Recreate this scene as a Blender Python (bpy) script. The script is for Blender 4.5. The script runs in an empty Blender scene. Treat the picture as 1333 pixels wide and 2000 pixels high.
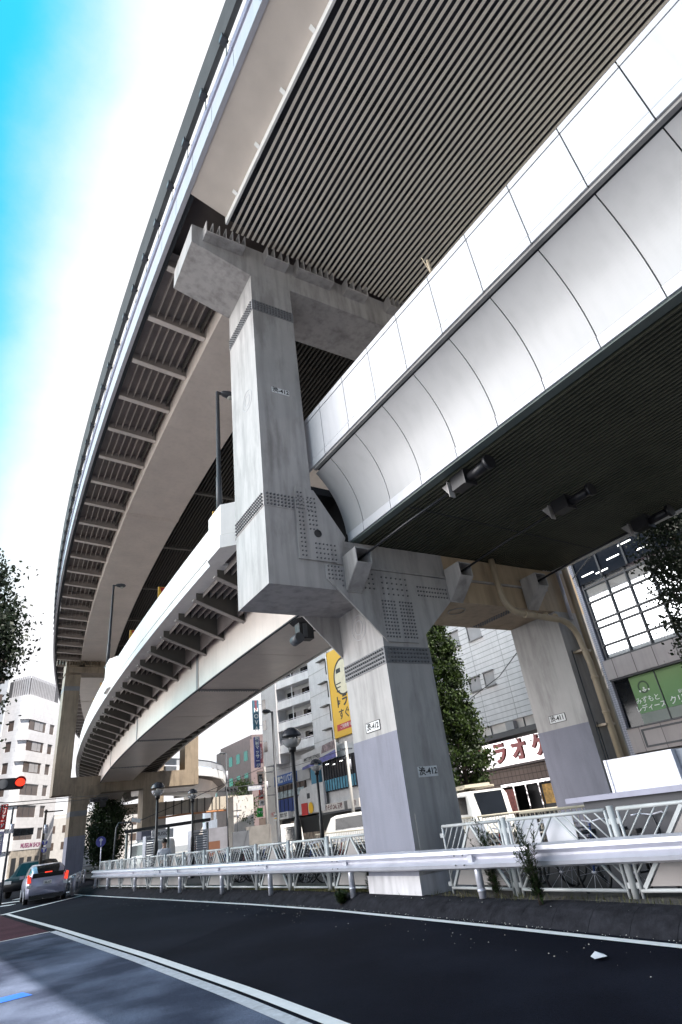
import bpy, bmesh, math, random
from mathutils import Vector, Matrix
R = math.radians
random.seed(7)
sc = bpy.context.scene
COL = sc.collection
# world axes: X = across the viaduct (away from the road), Y = along it, Z = up
# ---------------------------------------------------------------- camera
cam = bpy.data.cameras.new('camera'); cam_o = bpy.data.objects.new('camera', cam); COL.objects.link(cam_o)
rt = Vector((.85934, -.49795, -.11652)); up = Vector((-.15226, -.46664, .87124)); bk = rt.cross(up)
cam_o.matrix_world = Matrix(((rt.x, up.x, bk.x, -7.509), (rt.y, up.y, bk.y, -10.244), (rt.z, up.z, bk.z, 1.55), (0, 0, 0, 1)))
cam.sensor_fit = 'VERTICAL'; cam.sensor_height = 36; cam.lens = 20; cam.clip_start = .05; cam.clip_end = 3000
sc.camera = cam_o
# ---------------------------------------------------------------- light
SUN = Vector((.13, -.99, 0)).normalized(); EL = R(56)
sun_v = Vector((SUN.x*math.cos(EL), SUN.y*math.cos(EL), math.sin(EL)))
w = bpy.data.worlds.new('World'); sc.world = w; w.use_nodes = True
nt = w.node_tree; nt.nodes.clear()
sky = nt.nodes.new('ShaderNodeTexSky'); sky.sky_type = 'NISHITA'; sky.sun_disc = False
sky.sun_elevation = EL; sky.sun_rotation = math.atan2(SUN.x, SUN.y)
sky.air_density = 1.0; sky.dust_density = 0.6; sky.ozone_density = 1.5
bg = nt.nodes.new('ShaderNodeBackground'); bg.inputs[1].default_value = .05
wo = nt.nodes.new('ShaderNodeOutputWorld')
tcw = nt.nodes.new('ShaderNodeTexCoord'); dp_ = nt.nodes.new('ShaderNodeVectorMath'); dp_.operation = 'DOT_PRODUCT'; dp_.inputs[1].default_value = (-.992, .009, .127)
nt.links.new(tcw.outputs['Generated'], dp_.inputs[0])
cn_ = nt.nodes.new('ShaderNodeTexNoise'); cn_.inputs['Scale'].default_value = 4; cn_.inputs['Detail'].default_value = 8; cn_.inputs['Roughness'].default_value = .6; nt.links.new(tcw.outputs['Generated'], cn_.inputs[0])
ad_ = nt.nodes.new('ShaderNodeMath'); ad_.operation = 'MULTIPLY_ADD'; ad_.inputs[1].default_value = .11; nt.links.new(cn_.outputs[0], ad_.inputs[0]); nt.links.new(dp_.outputs['Value'], ad_.inputs[2])
def NN(t, **k):
    n = nt.nodes.new(t)
    for a, v in k.items(): setattr(n, a, v)
    return n
def mrange(src, a, b, c, d):
    n = NN('ShaderNodeMapRange', interpolation_type='SMOOTHSTEP'); nt.links.new(src, n.inputs[0])
    for i, v in zip((1,2,3,4), (a,b,c,d)): n.inputs[i].default_value = v
    return n.outputs[0]
def smix(fac, a, b):
    n = NN('ShaderNodeMixRGB'); nt.links.new(fac, n.inputs[0])
    for i, v in ((1,a),(2,b)):
        if isinstance(v, tuple): n.inputs[i].default_value = (*v, 1)
        else: nt.links.new(v, n.inputs[i])
    return n.outputs[0]
def sdot(v):
    n = NN('ShaderNodeVectorMath', operation='DOT_PRODUCT'); n.inputs[1].default_value = v; nt.links.new(tcw.outputs['Generated'], n.inputs[0]); return n.outputs['Value']
tint = NN('ShaderNodeMixRGB', blend_type='MULTIPLY'); tint.inputs[0].default_value = 1; tint.inputs[2].default_value = (.6, 5.3, 4.05, 1); nt.links.new(sky.outputs[0], tint.inputs[1])
def lowcut(src):
    m_ = NN('ShaderNodeMath', operation='MULTIPLY'); nt.links.new(src, m_.inputs[0]); nt.links.new(mrange(sdot((0, 0, 1)), .08, .45, .5, 1), m_.inputs[1]); return m_.outputs[0]
band = mrange(ad_.outputs[0], .075, .27, 1, 0)                     # white halo painted into the sky above the viaduct
base = smix(lowcut(mrange(sdot((-.55, .70, .45)), .35, .75, 0, 1)), sky.outputs[0], tint.outputs[0])     # deep cyan gap of clear sky
base = smix(mrange(sdot((-.87, .42, .26)), .74, .95, 0, 1), base, (72.0, 70.5, 71.0))             # added glow out of view on the left, whitens left-facing sides
front = mrange(sdot((0, 1, 0)), .0, .35, 0, 1); fm = NN('ShaderNodeMath', operation='MULTIPLY'); nt.links.new(band, fm.inputs[0]); nt.links.new(front, fm.inputs[1])
cl_ = NN('ShaderNodeMixRGB'); cl_.inputs[2].default_value = (12.0, 12.0, 12.4, 1); nt.links.new(fm.outputs[0], cl_.inputs[0]); nt.links.new(base, cl_.inputs[1])
nt.links.new(cl_.outputs[0], bg.inputs[0]); nt.links.new(bg.outputs[0], wo.inputs[0])
sl = bpy.data.lights.new('sun', 'SUN'); sl.energy = 4.2; sl.angle = R(.5); sl.color = (1, .94, .86)
so = bpy.data.objects.new('sun', sl); COL.objects.link(so); so.location = (0, -40, 60)
so.rotation_euler = sun_v.to_track_quat('Z', 'Y').to_euler()
sc.view_settings.view_transform = 'Standard'; sc.view_settings.look = 'None'
sc.view_settings.exposure = 1.05; sc.view_settings.gamma = 1
sc.render.engine = 'CYCLES'; sc.cycles.max_bounces = 8; sc.cycles.diffuse_bounces = 5

# ---------------------------------------------------------------- materials
MATS = {}
def mat(name, col, rough=.6, metal=0, var=.12, scale=1.5, streak=0, bump=0, bscale=30, spec=.5, emit=None, alpha=None, dirt=None, coat=0, vz=1, stain=0):
    if name in MATS: return MATS[name]
    m = bpy.data.materials.new(name); m.use_nodes = True; MATS[name] = m
    n = m.node_tree; b = n.nodes['Principled BSDF']; L = n.links.new
    b.inputs['Roughness'].default_value = rough; b.inputs['Metallic'].default_value = metal
    b.inputs['Specular IOR Level'].default_value = spec; b.inputs['Coat Weight'].default_value = coat
    tc = n.nodes.new('ShaderNodeNewGeometry')
    mp = n.nodes.new('ShaderNodeMapping'); mp.inputs['Scale'].default_value = (scale, scale, scale*vz); L(tc.outputs['Position'], mp.inputs[0])
    nz = n.nodes.new('ShaderNodeTexNoise'); nz.inputs['Scale'].default_value = 1; nz.inputs['Detail'].default_value = 7; nz.inputs['Roughness'].default_value = .6
    L(mp.outputs[0], nz.inputs[0])
    rp = n.nodes.new('ShaderNodeValToRGB'); e = rp.color_ramp.elements
    e[0].position = .3; e[1].position = .7
    lo = [c*(1-var) for c in col]; hi = [min(1, c*(1+var)) for c in col]
    e[0].color = (*lo, 1); e[1].color = (*hi, 1)
    L(nz.outputs[0], rp.inputs[0]); out = rp.outputs[0]
    if streak:
        mp2 = n.nodes.new('ShaderNodeMapping'); mp2.inputs['Scale'].default_value = (5, 5, .35); L(tc.outputs['Position'], mp2.inputs[0])
        n2 = n.nodes.new('ShaderNodeTexNoise'); n2.inputs['Scale'].default_value = 1; n2.inputs['Detail'].default_value = 6; L(mp2.outputs[0], n2.inputs[0])
        r2 = n.nodes.new('ShaderNodeMapRange'); r2.inputs[1].default_value = .46; r2.inputs[2].default_value = .70; L(n2.outputs[0], r2.inputs[0])
        mul = n.nodes.new('ShaderNodeMath'); mul.operation = 'MULTIPLY'; mul.inputs[1].default_value = streak; L(r2.outputs[0], mul.inputs[0])
        mx = n.nodes.new('ShaderNodeMixRGB'); L(mul.outputs[0], mx.inputs[0]); L(out, mx.inputs[1])
        mx.inputs[2].default_value = (*(dirt or [c*.45 for c in col]), 1); out = mx.outputs[0]
    if stain:
        mp3 = n.nodes.new('ShaderNodeMapping'); mp3.inputs['Scale'].default_value = (1.7, 1.7, .42); mp3.inputs['Location'].default_value = (3.1, 7.7, 1.3); L(tc.outputs['Position'], mp3.inputs[0])
        n3 = n.nodes.new('ShaderNodeTexNoise'); n3.inputs['Scale'].default_value = 1; n3.inputs['Detail'].default_value = 9; n3.inputs['Roughness'].default_value = .68; L(mp3.outputs[0], n3.inputs[0])
        r3 = n.nodes.new('ShaderNodeMapRange'); r3.inputs[1].default_value = .50; r3.inputs[2].default_value = .64; r3.inputs[4].default_value = stain; L(n3.outputs[0], r3.inputs[0])
        m3 = n.nodes.new('ShaderNodeMixRGB'); m3.blend_type = 'MULTIPLY'; L(r3.outputs[0], m3.inputs[0]); L(out, m3.inputs[1]); m3.inputs[2].default_value = (.40, .385, .375, 1); out = m3.outputs[0]
    L(out, b.inputs['Base Color'])
    if bump:
        nb = n.nodes.new('ShaderNodeTexNoise'); nb.inputs['Scale'].default_value = bscale; nb.inputs['Detail'].default_value = 4; L(tc.outputs['Position'], nb.inputs[0])
        bp = n.nodes.new('ShaderNodeBump'); bp.inputs['Strength'].default_value = bump; bp.inputs['Distance'].default_value = .02; L(nb.outputs[0], bp.inputs['Height']); L(bp.outputs[0], b.inputs['Normal'])
    if emit: b.inputs['Emission Color'].default_value = (*emit[:3], 1); b.inputs['Emission Strength'].default_value = emit[3]
    if alpha: b.inputs['Transmission Weight'].default_value = alpha
    return m
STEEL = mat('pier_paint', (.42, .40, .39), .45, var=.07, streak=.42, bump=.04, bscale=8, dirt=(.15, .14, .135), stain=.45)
STEELT = mat('brown_shade_pier', (.30, .24, .175), .5, var=.12, streak=.5, bump=.15, bscale=8, dirt=(.17, .13, .09), stain=.5)  # brown shade tone of the far piers put into the colour
GREYP = mat('grey_base_paint', (.22, .22, .275), .6, var=.06, streak=.15, bump=.2, bscale=40, stain=.25)
BOLTM = mat('shadow_dark_bolt', (.13, .13, .135), .5)  # bolts darkened to carry the shadow around them
BOLTP = mat('dark_bolt_band', (.20, .20, .21), .5, var=.2)
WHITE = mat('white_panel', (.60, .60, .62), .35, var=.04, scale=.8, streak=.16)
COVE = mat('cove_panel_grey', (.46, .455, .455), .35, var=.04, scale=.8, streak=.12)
WHITE2 = mat('white_concrete_paint', (.80, .79, .77), .5, var=.05, streak=.12)
GIRD = mat('girder_paint', (.74, .65, .585), .28, var=.08, scale=.7, streak=.12, bump=.06, bscale=3)
FLNG = mat('flange_paint', (.34, .31, .29), .5)
BRKT = mat('bracket_paint', (.095, .088, .078), .5, var=.12)
SOFF = mat('deck_underside', (.12, .10, .095), .7, var=.2)
SLAT = mat('beige_slat', (.88, .81, .70), .45, var=.06)
SLATD = mat('dark_slat', (.045, .04, .033), .6, var=.2)  # slat colour darkened to stand for the unlit far ceiling
SLATG = mat('olive_slat', (.078, .080, .055), .5, var=.2)
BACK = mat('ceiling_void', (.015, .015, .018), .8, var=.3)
BLACK = mat('black_paint', (.015, .015, .018), .4, var=.2)
DARKM = mat('dark_metal', (.06, .065, .075), .45, var=.2)
JOINT = mat('joint_dark', (.04, .045, .05), .8)
GALV = mat('galvanised_rail', (.60, .60, .67), .3, metal=.35, var=.06, streak=.15, bump=.05)
FENCE = mat('pale_green_steel', (.47, .485, .49), .4, var=.1, streak=.2)
FPANEL = mat('fence_panel_beige', (.30, .27, .26), .6, var=.1)
PIPE = mat('cream_pipe', (.46, .37, .26), .4, var=.1, streak=.3)
CONC = mat('concrete', (.33, .32, .31), .85, var=.2, streak=.2, bump=.3)
CLOTHW = mat('white_cloth', (.7, .7, .75), .8)
GLASS = mat('dark_glass', (.008, .010, .013), .08, spec=.35, var=.3)
TYRE = mat('tyre_rubber', (.012, .012, .013), .7)
PLATE = mat('number_plate_white', (.75, .75, .75), .5)
INK = mat('black_ink', (.02, .02, .02), .6)
LEAF = None

# ---------------------------------------------------------------- mesh builder
WL = {}
class MB:
    def __init__(s): s.v = []; s.f = []; s.sm = []
    def add(s, vs, fs, smooth=False):
        o = len(s.v); s.v += [tuple(p) for p in vs]; s.f += [tuple(i+o for i in f) for f in fs]; s.sm += [smooth]*len(fs); return s
    def box(s, x0, x1, y0, y1, z0, z1):
        return s.add([(x0,y0,z0),(x1,y0,z0),(x1,y1,z0),(x0,y1,z0),(x0,y0,z1),(x1,y0,z1),(x1,y1,z1),(x0,y1,z1)],
                     [(0,3,2,1),(4,5,6,7),(0,1,5,4),(1,2,6,5),(2,3,7,6),(3,0,4,7)])
    def beam(s, a, b, w, h, upv=(0,0,1)):
        a = Vector(a); b = Vector(b); d = (b-a).normalized(); u = Vector(upv); sd = d.cross(u)
        if sd.length < 1e-4: sd = d.cross(Vector((0,1,0)))
        sd.normalize(); u = sd.cross(d).normalized(); P = []
        for p in (a, b):
            for i, j in ((-1,-1),(1,-1),(1,1),(-1,1)): P.append(p+sd*(i*w/2)+u*(j*h/2))
        return s.add(P, [(0,1,2,3),(7,6,5,4),(0,4,5,1),(1,5,6,2),(2,6,7,3),(3,7,4,0)])
    def tube(s, path, r, n=8, caps=True):
        pts = [Vector(p) for p in path]; rs = r if isinstance(r, (list, tuple)) else [r]*len(pts); V = []; F = []
        pu = None
        for i, p in enumerate(pts):
            d = (pts[min(i+1, len(pts)-1)]-pts[max(i-1, 0)]).normalized()
            if pu is None: pu = Vector((0,0,1)) if abs(d.z) < .9 else Vector((1,0,0))
            a = d.cross(pu).normalized(); b = a.cross(d).normalized(); pu = b
            for k in range(n):
                t = 2*math.pi*k/n; V.append(p+(a*math.cos(t)+b*math.sin(t))*rs[i])
        for i in range(len(pts)-1):
            for k in range(n): F.append((i*n+k, i*n+(k+1)%n, (i+1)*n+(k+1)%n, (i+1)*n+k))
        s.add(V, F, True)
        if caps:
            o = len(s.v)-len(V); s.f += [tuple(o+k for k in reversed(range(n))), tuple(o+len(V)-n+k for k in range(n))]; s.sm += [False, False]
        return s
    def prism(s, poly, axis, a, b):
        # poly: 2D points; axis 'x' -> (y,z), 'y' -> (x,z), 'z' -> (x,y)
        def P(p, t): return (t, p[0], p[1]) if axis == 'x' else (p[0], t, p[1]) if axis == 'y' else (p[0], p[1], t)
        n = len(poly); V = [P(p, a) for p in poly]+[P(p, b) for p in poly]
        F = [tuple(range(n)), tuple(reversed(range(n, 2*n)))]+[(i, n+i, n+(i+1) % n, (i+1) % n) for i in range(n)]
        return s.add(V, F)
    def lathe(s, c, prof, n=16):
        V = []; F = []
        for r, z in prof:
            for k in range(n): t = 2*math.pi*k/n; V.append((c[0]+r*math.cos(t), c[1]+r*math.sin(t), c[2]+z))
        for i in range(len(prof)-1):
            for k in range(n): F.append((i*n+k, i*n+(k+1)%n, (i+1)*n+(k+1)%n, (i+1)*n+k))
        return s.add(V, F, True)
    def ring(s, c, ax1, ax2, r, wd, th, n=40):
        c = Vector(c); a = Vector(ax1); b = Vector(ax2); nn = a.cross(b); V = []; F = []
        for k in range(n):
            t = 2*math.pi*k/n; d = a*math.cos(t)+b*math.sin(t)
            for rr, h in ((r-wd, 0), (r-wd, th), (r+wd, th), (r+wd, 0)): V.append(c+d*rr+nn*h)
        for k in range(n):
            k2 = (k+1) % n
            for q in range(4): F.append((k*4+q, k2*4+q, k2*4+(q+1)%4, k*4+(q+1)%4))
        return s.add(V, F)
    def bolts(s, o, a, b, na, nb, sa, sb, r=.022, h=.028):
        o = Vector(o); a = Vector(a); b = Vector(b); nn = a.cross(b)
        for i in range(na):
            for j in range(nb):
                c = o+a*(i*sa)+b*(j*sb); V = []
                for rr, hh in ((r, 0), (r*.8, h)):
                    for k in range(6): t = math.pi*k/3; V.append(c+(a*math.cos(t)+b*math.sin(t))*rr+nn*hh)
                s.add(V, [(k, (k+1)%6, 6+(k+1)%6, 6+k) for k in range(6)]+[(6,7,8,9,10,11)])
        return s
    def sweep(s, prof, s0, s1, step=1.0, closed=True, cap=True, smooth=False):
        n = max(1, int(math.ceil((s1-s0)/step))); V = []; F = []; m = len(prof)
        for i in range(n+1):
            t = s0+(s1-s0)*i/n
            for d, z in prof: V.append(PC(t, d, z))
        for i in range(n):
            for k in range(m if closed else m-1): F.append((i*m+k, i*m+(k+1)%m, (i+1)*m+(k+1)%m, (i+1)*m+k))
        if closed and cap: F += [tuple(reversed(range(m))), tuple(n*m+k for k in range(m))]
        return s.add(V, F, smooth)
    def build(s, name, m, parent=None, local=False):
        me = bpy.data.meshes.new(name); V = s.v
        if parent is not None and not local:
            l = WL[parent.name]; V = [(p[0]-l[0], p[1]-l[1], p[2]-l[2]) for p in V]
        me.from_pydata(V, [], s.f); me.polygons.foreach_set('use_smooth', s.sm); me.validate(); me.update()
        bm = bmesh.new(); bm.from_mesh(me); bmesh.ops.recalc_face_normals(bm, faces=bm.faces); bm.to_mesh(me); bm.free()
        me.materials.append(m); o = bpy.data.objects.new(name, me); COL.objects.link(o)
        if parent is not None: o.parent = parent; WL[o.name] = WL[parent.name]
        else: WL[o.name] = (0, 0, 0)
        return o
def PC(s, d, z):        # point at station s, offset d from the curving centre line of the viaduct
    th = math.atan((s-10)/290); off = (s-10)**2/580
    return (off+d*math.cos(th), s-d*math.sin(th), z)
def tag(o, label, cat, group=None):
    o['label'] = label; o['category'] = cat
    if group: o['group'] = group
    return o
def root(name, loc, label, cat, group=None, rz=0):
    o = bpy.data.objects.new(name, None); COL.objects.link(o); o.location = loc; o.rotation_euler = (0, 0, rz)
    o.empty_display_size = .2; WL[o.name] = tuple(loc); return tag(o, label, cat, group)
def struct(o, kind='structure'): o['kind'] = kind; return o
def dup(o, loc, rz=None, label=None, parent=None):
    c = o.copy(); COL.objects.link(c)
    if parent is not None: c.parent = parent
    else:
        c.location = loc
        if rz is not None: c.rotation_euler = (0, 0, rz)
        if label: c['label'] = label
    for ch in list(o.children): dup(ch, None, parent=c)
    return c
def text(body, o, right, upv, size, m, parent, name='lettering', align='CENTER', sx=1, ext=.004, bold=0, vert=False):
    c = bpy.data.curves.new(name, 'FONT'); c.body = body; c.size = size; c.align_x = align; c.align_y = 'CENTER'; c.extrude = ext; c.offset = bold
    if vert: c.body = '\n'.join(body); c.space_line = 1.0
    t = bpy.data.objects.new('t', c); me = bpy.data.meshes.new_from_object(t); bpy.data.objects.remove(t); bpy.data.curves.remove(c)
    r = Vector(right).normalized(); u = Vector(upv).normalized(); n = r.cross(u)
    l = WL[parent.name]
    for v in me.vertices:
        p = Vector(o)+r*(v.co.x*sx)+u*v.co.y+n*v.co.z; v.co = (p.x-l[0], p.y-l[1], p.z-l[2])
    me.materials.clear(); me.materials.append(m); ob = bpy.data.objects.new(name, me); COL.objects.link(ob); ob.parent = parent; WL[ob.name] = l
    return ob
LX = ((0,-1,0), (0,0,1))       # lettering on faces turned to -X
LY = ((1,0,0), (0,0,1))        # lettering on faces turned to -Y
def lerp(tab, s):
    for (a, x), (b, y) in zip(tab, tab[1:]):
        if s <= b: return x+(y-x)*(s-a)/(b-a)
    return tab[-1][1]

# ================================================================ GROUND
def sheet(name, pts, z, m):
    o = MB().add([(x, y, z) for x, y in pts], [tuple(range(len(pts)))]).build(name, m); return struct(o)
def asphalt(name, col, patch, pc, bump=.5, cr=0):
    m = bpy.data.materials.new(name); m.use_nodes = True; n = m.node_tree; b = n.nodes['Principled BSDF']; L = n.links.new
    b.inputs['Roughness'].default_value = .8; b.inputs['Specular IOR Level'].default_value = .06
    g = n.nodes.new('ShaderNodeNewGeometry')
    def noise(sc_, det, a, c):
        z = n.nodes.new('ShaderNodeTexNoise'); z.inputs['Scale'].default_value = sc_; z.inputs['Detail'].default_value = det; L(g.outputs['Position'], z.inputs[0])
        r = n.nodes.new('ShaderNodeMapRange'); r.inputs[1].default_value = a; r.inputs[2].default_value = c; L(z.outputs[0], r.inputs[0]); return r.outputs[0]
    mx = n.nodes.new('ShaderNodeMixRGB'); L(noise(.55, 6, .42, .66), mx.inputs[0]); mx.inputs[1].default_value = (*col, 1); mx.inputs[2].default_value = (*pc, 1)
    sp = n.nodes.new('ShaderNodeMixRGB'); sp.blend_type = 'MULTIPLY'; sp.inputs[0].default_value = .75; L(mx.outputs[0], sp.inputs[1])
    gr = n.nodes.new('ShaderNodeTexNoise'); gr.inputs['Scale'].default_value = 130; gr.inputs['Detail'].default_value = 2; L(g.outputs['Position'], gr.inputs[0])
    rr = n.nodes.new('ShaderNodeValToRGB'); rr.color_ramp.elements[0].position = .36; rr.color_ramp.elements[1].position = .68
    rr.color_ramp.elements[0].color = (.35, .35, .35, 1); rr.color_ramp.elements[1].color = (1.6, 1.6, 1.6, 1); L(gr.outputs[0], rr.inputs[0]); L(rr.outputs[0], sp.inputs[2])
    L(sp.outputs[0], b.inputs['Base Color'])
    bp = n.nodes.new('ShaderNodeBump'); bp.inputs['Strength'].default_value = bump; bp.inputs['Distance'].default_value = .01; L(gr.outputs[0], bp.inputs['Height']); L(bp.outputs[0], b.inputs['Normal'])
    return m
ASPH = asphalt('shade_tone_asphalt', (.0045, .0055, .012), .4, (.010, .012, .022))  # shade on the road put into this near-black colour
ASPL = asphalt('sunlit_tone_asphalt', (.045, .055, .09), .4, (.17, .20, .29))  # sunlit patch and blotchy tree shade put into the colour
ASPR = asphalt('red_asphalt', (.07, .028, .04), .4, (.10, .04, .055))
PAVE = mat('pavement', (.30, .29, .28), .85, var=.2, bump=.2)
sheet('ground', [(-1500,-1500),(1500,-1500),(1500,1500),(-1500,1500)], -.03, mat('ground_grey', (.16,.16,.165), .9, var=.2, scale=.3))
WLT = [(-30,-.9),(-8,-.8),(-5.5,-.72),(-1.7,-.61),(2.3,-.56),(6.3,-.72),(12,-1.12),(18,-1.55),(24,-1.98),(30,-2.3)]
DLT = [(-30,-4.3),(-4.5,-4.30),(-2.4,-4.31),(1.7,-4.44),(9.65,-4.84),(19.3,-5.42),(30,-5.9)]
road = MB()
def strip(mb, tab, a, b, w0, w1, z, step=.7):
    n = int((b-a)/step)+1; V = []; F = []
    for i in range(n+1):
        s = a+(b-a)*i/n; d = lerp(tab, s); V += [(d+w0, s, z), (d+w1, s, z)]
    for i in range(n): F.append((2*i, 2*i+1, 2*i+3, 2*i+2))
    mb.add(V, F); return mb
sheet('road', [(-16,-60),(.5,-60),(.5,26),(9,44),(16,80),(16,140),(-60,140),(-16,30)], -.012, ASPH)
sheet('sunlit_tone_road', [(-15,-60),(-4.62,-60),(-4.62,-2),(-4.75,2),(-5.16,9.1),(-15,7.4)], -.006, ASPL)  # paler sheet painted as the sunlit side of the road
sheet('red_road_surface', [(-15,7.5),(-5.16,9.2),(-5.75,19.5),(-15,22)], -.006, ASPR)
sheet('far_road', [(8.5,-60),(15,-60),(15,150),(8.5,150)], -.005, asphalt('side_asphalt', (.04,.04,.045), .4, (.06,.06,.065)))
sheet('pavement', [(15.15,-60),(60,-60),(60,150),(15.15,150)], .12, PAVE)
sheet('plaza', [(-.1,-60),(8.3,-60),(8.3,60),(2,60),(-.1,2)], .10, mat('plaza_asphalt', (.022,.022,.025), .9, var=.2))
sheet('left_pavement', [(-60,-60),(-15.2,-60),(-15.2,30),(-60,60)], .12, PAVE)
sheet('road_resurfacing', [(-4.45,1.6),(-.58,5.2),(-1.0,11),(-2.0,24),(-2.6,26),(-6.4,26),(-5.3,17),(-4.8,9)], -.0085, asphalt('resurfaced_asphalt', (.009,.0105,.019), .4, (.013,.015,.026)))
PAINT = mat('road_paint', (.78,.78,.80), .55, var=.06, scale=6)
PAINT2 = mat('worn_road_paint', (.50,.51,.56), .7, var=.22, scale=9)
struct(strip(MB(), WLT, -20, 26.5, -.14, 0, 0).build('edge_line_marking', PAINT))
struct(strip(MB(), DLT, -20, 19.3, -.15, 0, 0).build('lane_line_marking', PAINT))
struct(strip(MB(), DLT, -20, 9.1, -.37, -.21, 0).build('worn_lane_line_marking', PAINT2))
cw = MB()
cw.add([(-15,7.4,0),(-5.16,9.1,0),(-5.16,9.2,0),(-15,7.5,0)], [(0,1,2,3)])
cw.add([(-5.6,19.3,0),(-2.0,24.0,0),(-2.0,24.35,0),(-5.75,19.65,0)], [(0,1,2,3)])
for k in range(5): cw.add([(-11+k*1.6,23.5+k*1.9,0),(-8.2+k*1.6,21.9+k*1.9,0),(-7.9+k*1.6,22.5+k*1.9,0),(-10.7+k*1.6,24.1+k*1.9,0)], [(0,1,2,3)])
struct(cw.build('crossing_marking', PAINT))
struct(MB().add([(-7.6,.45,0),(-6.33,.62,0),(-6.42,1.0,0),(-7.7,.85,0)], [(0,1,2,3)]).build('blue_road_marking', mat('blue_road_paint', (.02,.13,.6), .6, var=.15)))
# kerb: mound of rounded stones with joints, soil strip behind
kb = MB(); s = -14.0
while s < 27:
    L_ = .62; P0 = [(-.0+.14,-.01),(.24,.09),(.36,.17),(.50,.21),(.66,.215),(.66,-.01)]
    V = []
    for t in (s+.003, s+L_-.003):
        d = lerp(WLT, t)
        for a, z in P0: V.append((d+a, t, z*(1.0 if t > -3 else 1.1)))
    kb.add(V, [(i, (i+1) % 6, 6+(i+1) % 6, 6+i) for i in range(6)]+[(5,4,3,2,1,0),(6,7,8,9,10,11)])
    s += L_
struct(kb.build('kerb', mat('sooty_kerb', (.022,.022,.027), .95, var=.45, scale=5, streak=.3, bump=.5, spec=.05)))
sb = MB(); strip(sb, WLT, -14, 27, .6, 1.9, .19)
struct(sb.build('verge_soil', mat('verge_soil', (.055,.05,.045), .95, var=.5, scale=8, bump=.6)))
dr = MB()
for _ in range(520):
    s = random.uniform(-8, 16); d = lerp(WLT, s)+random.choice((random.uniform(.02,.2), random.uniform(.02,.2), random.uniform(-1.2,.2))); r = random.uniform(.004,.014)
    z = .001 if d-lerp(WLT, s) < .16 else .24
    a = random.random()*6; dr.add([(d+r*math.cos(a+q*2.1), s+r*math.sin(a+q*2.1), z) for q in range(3)]+[(d, s, z+r*.7)], [(0,1,3),(1,2,3),(2,0,3)])
struct(dr.build('grit', mat('grit', (.4,.39,.36), .9, var=.5, scale=40)), 'stuff')
tag(MB().add([(-1.64,-5.06,.012),(-1.52,-5.13,.02),(-1.42,-5.0,.012),(-1.46,-4.93,.035),(-1.58,-4.96,.015)], [(0,1,2,3,4)]).build('paper_scrap', CLOTHW), 'small crumpled white scrap of paper lying on the dark road', 'litter')

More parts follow.
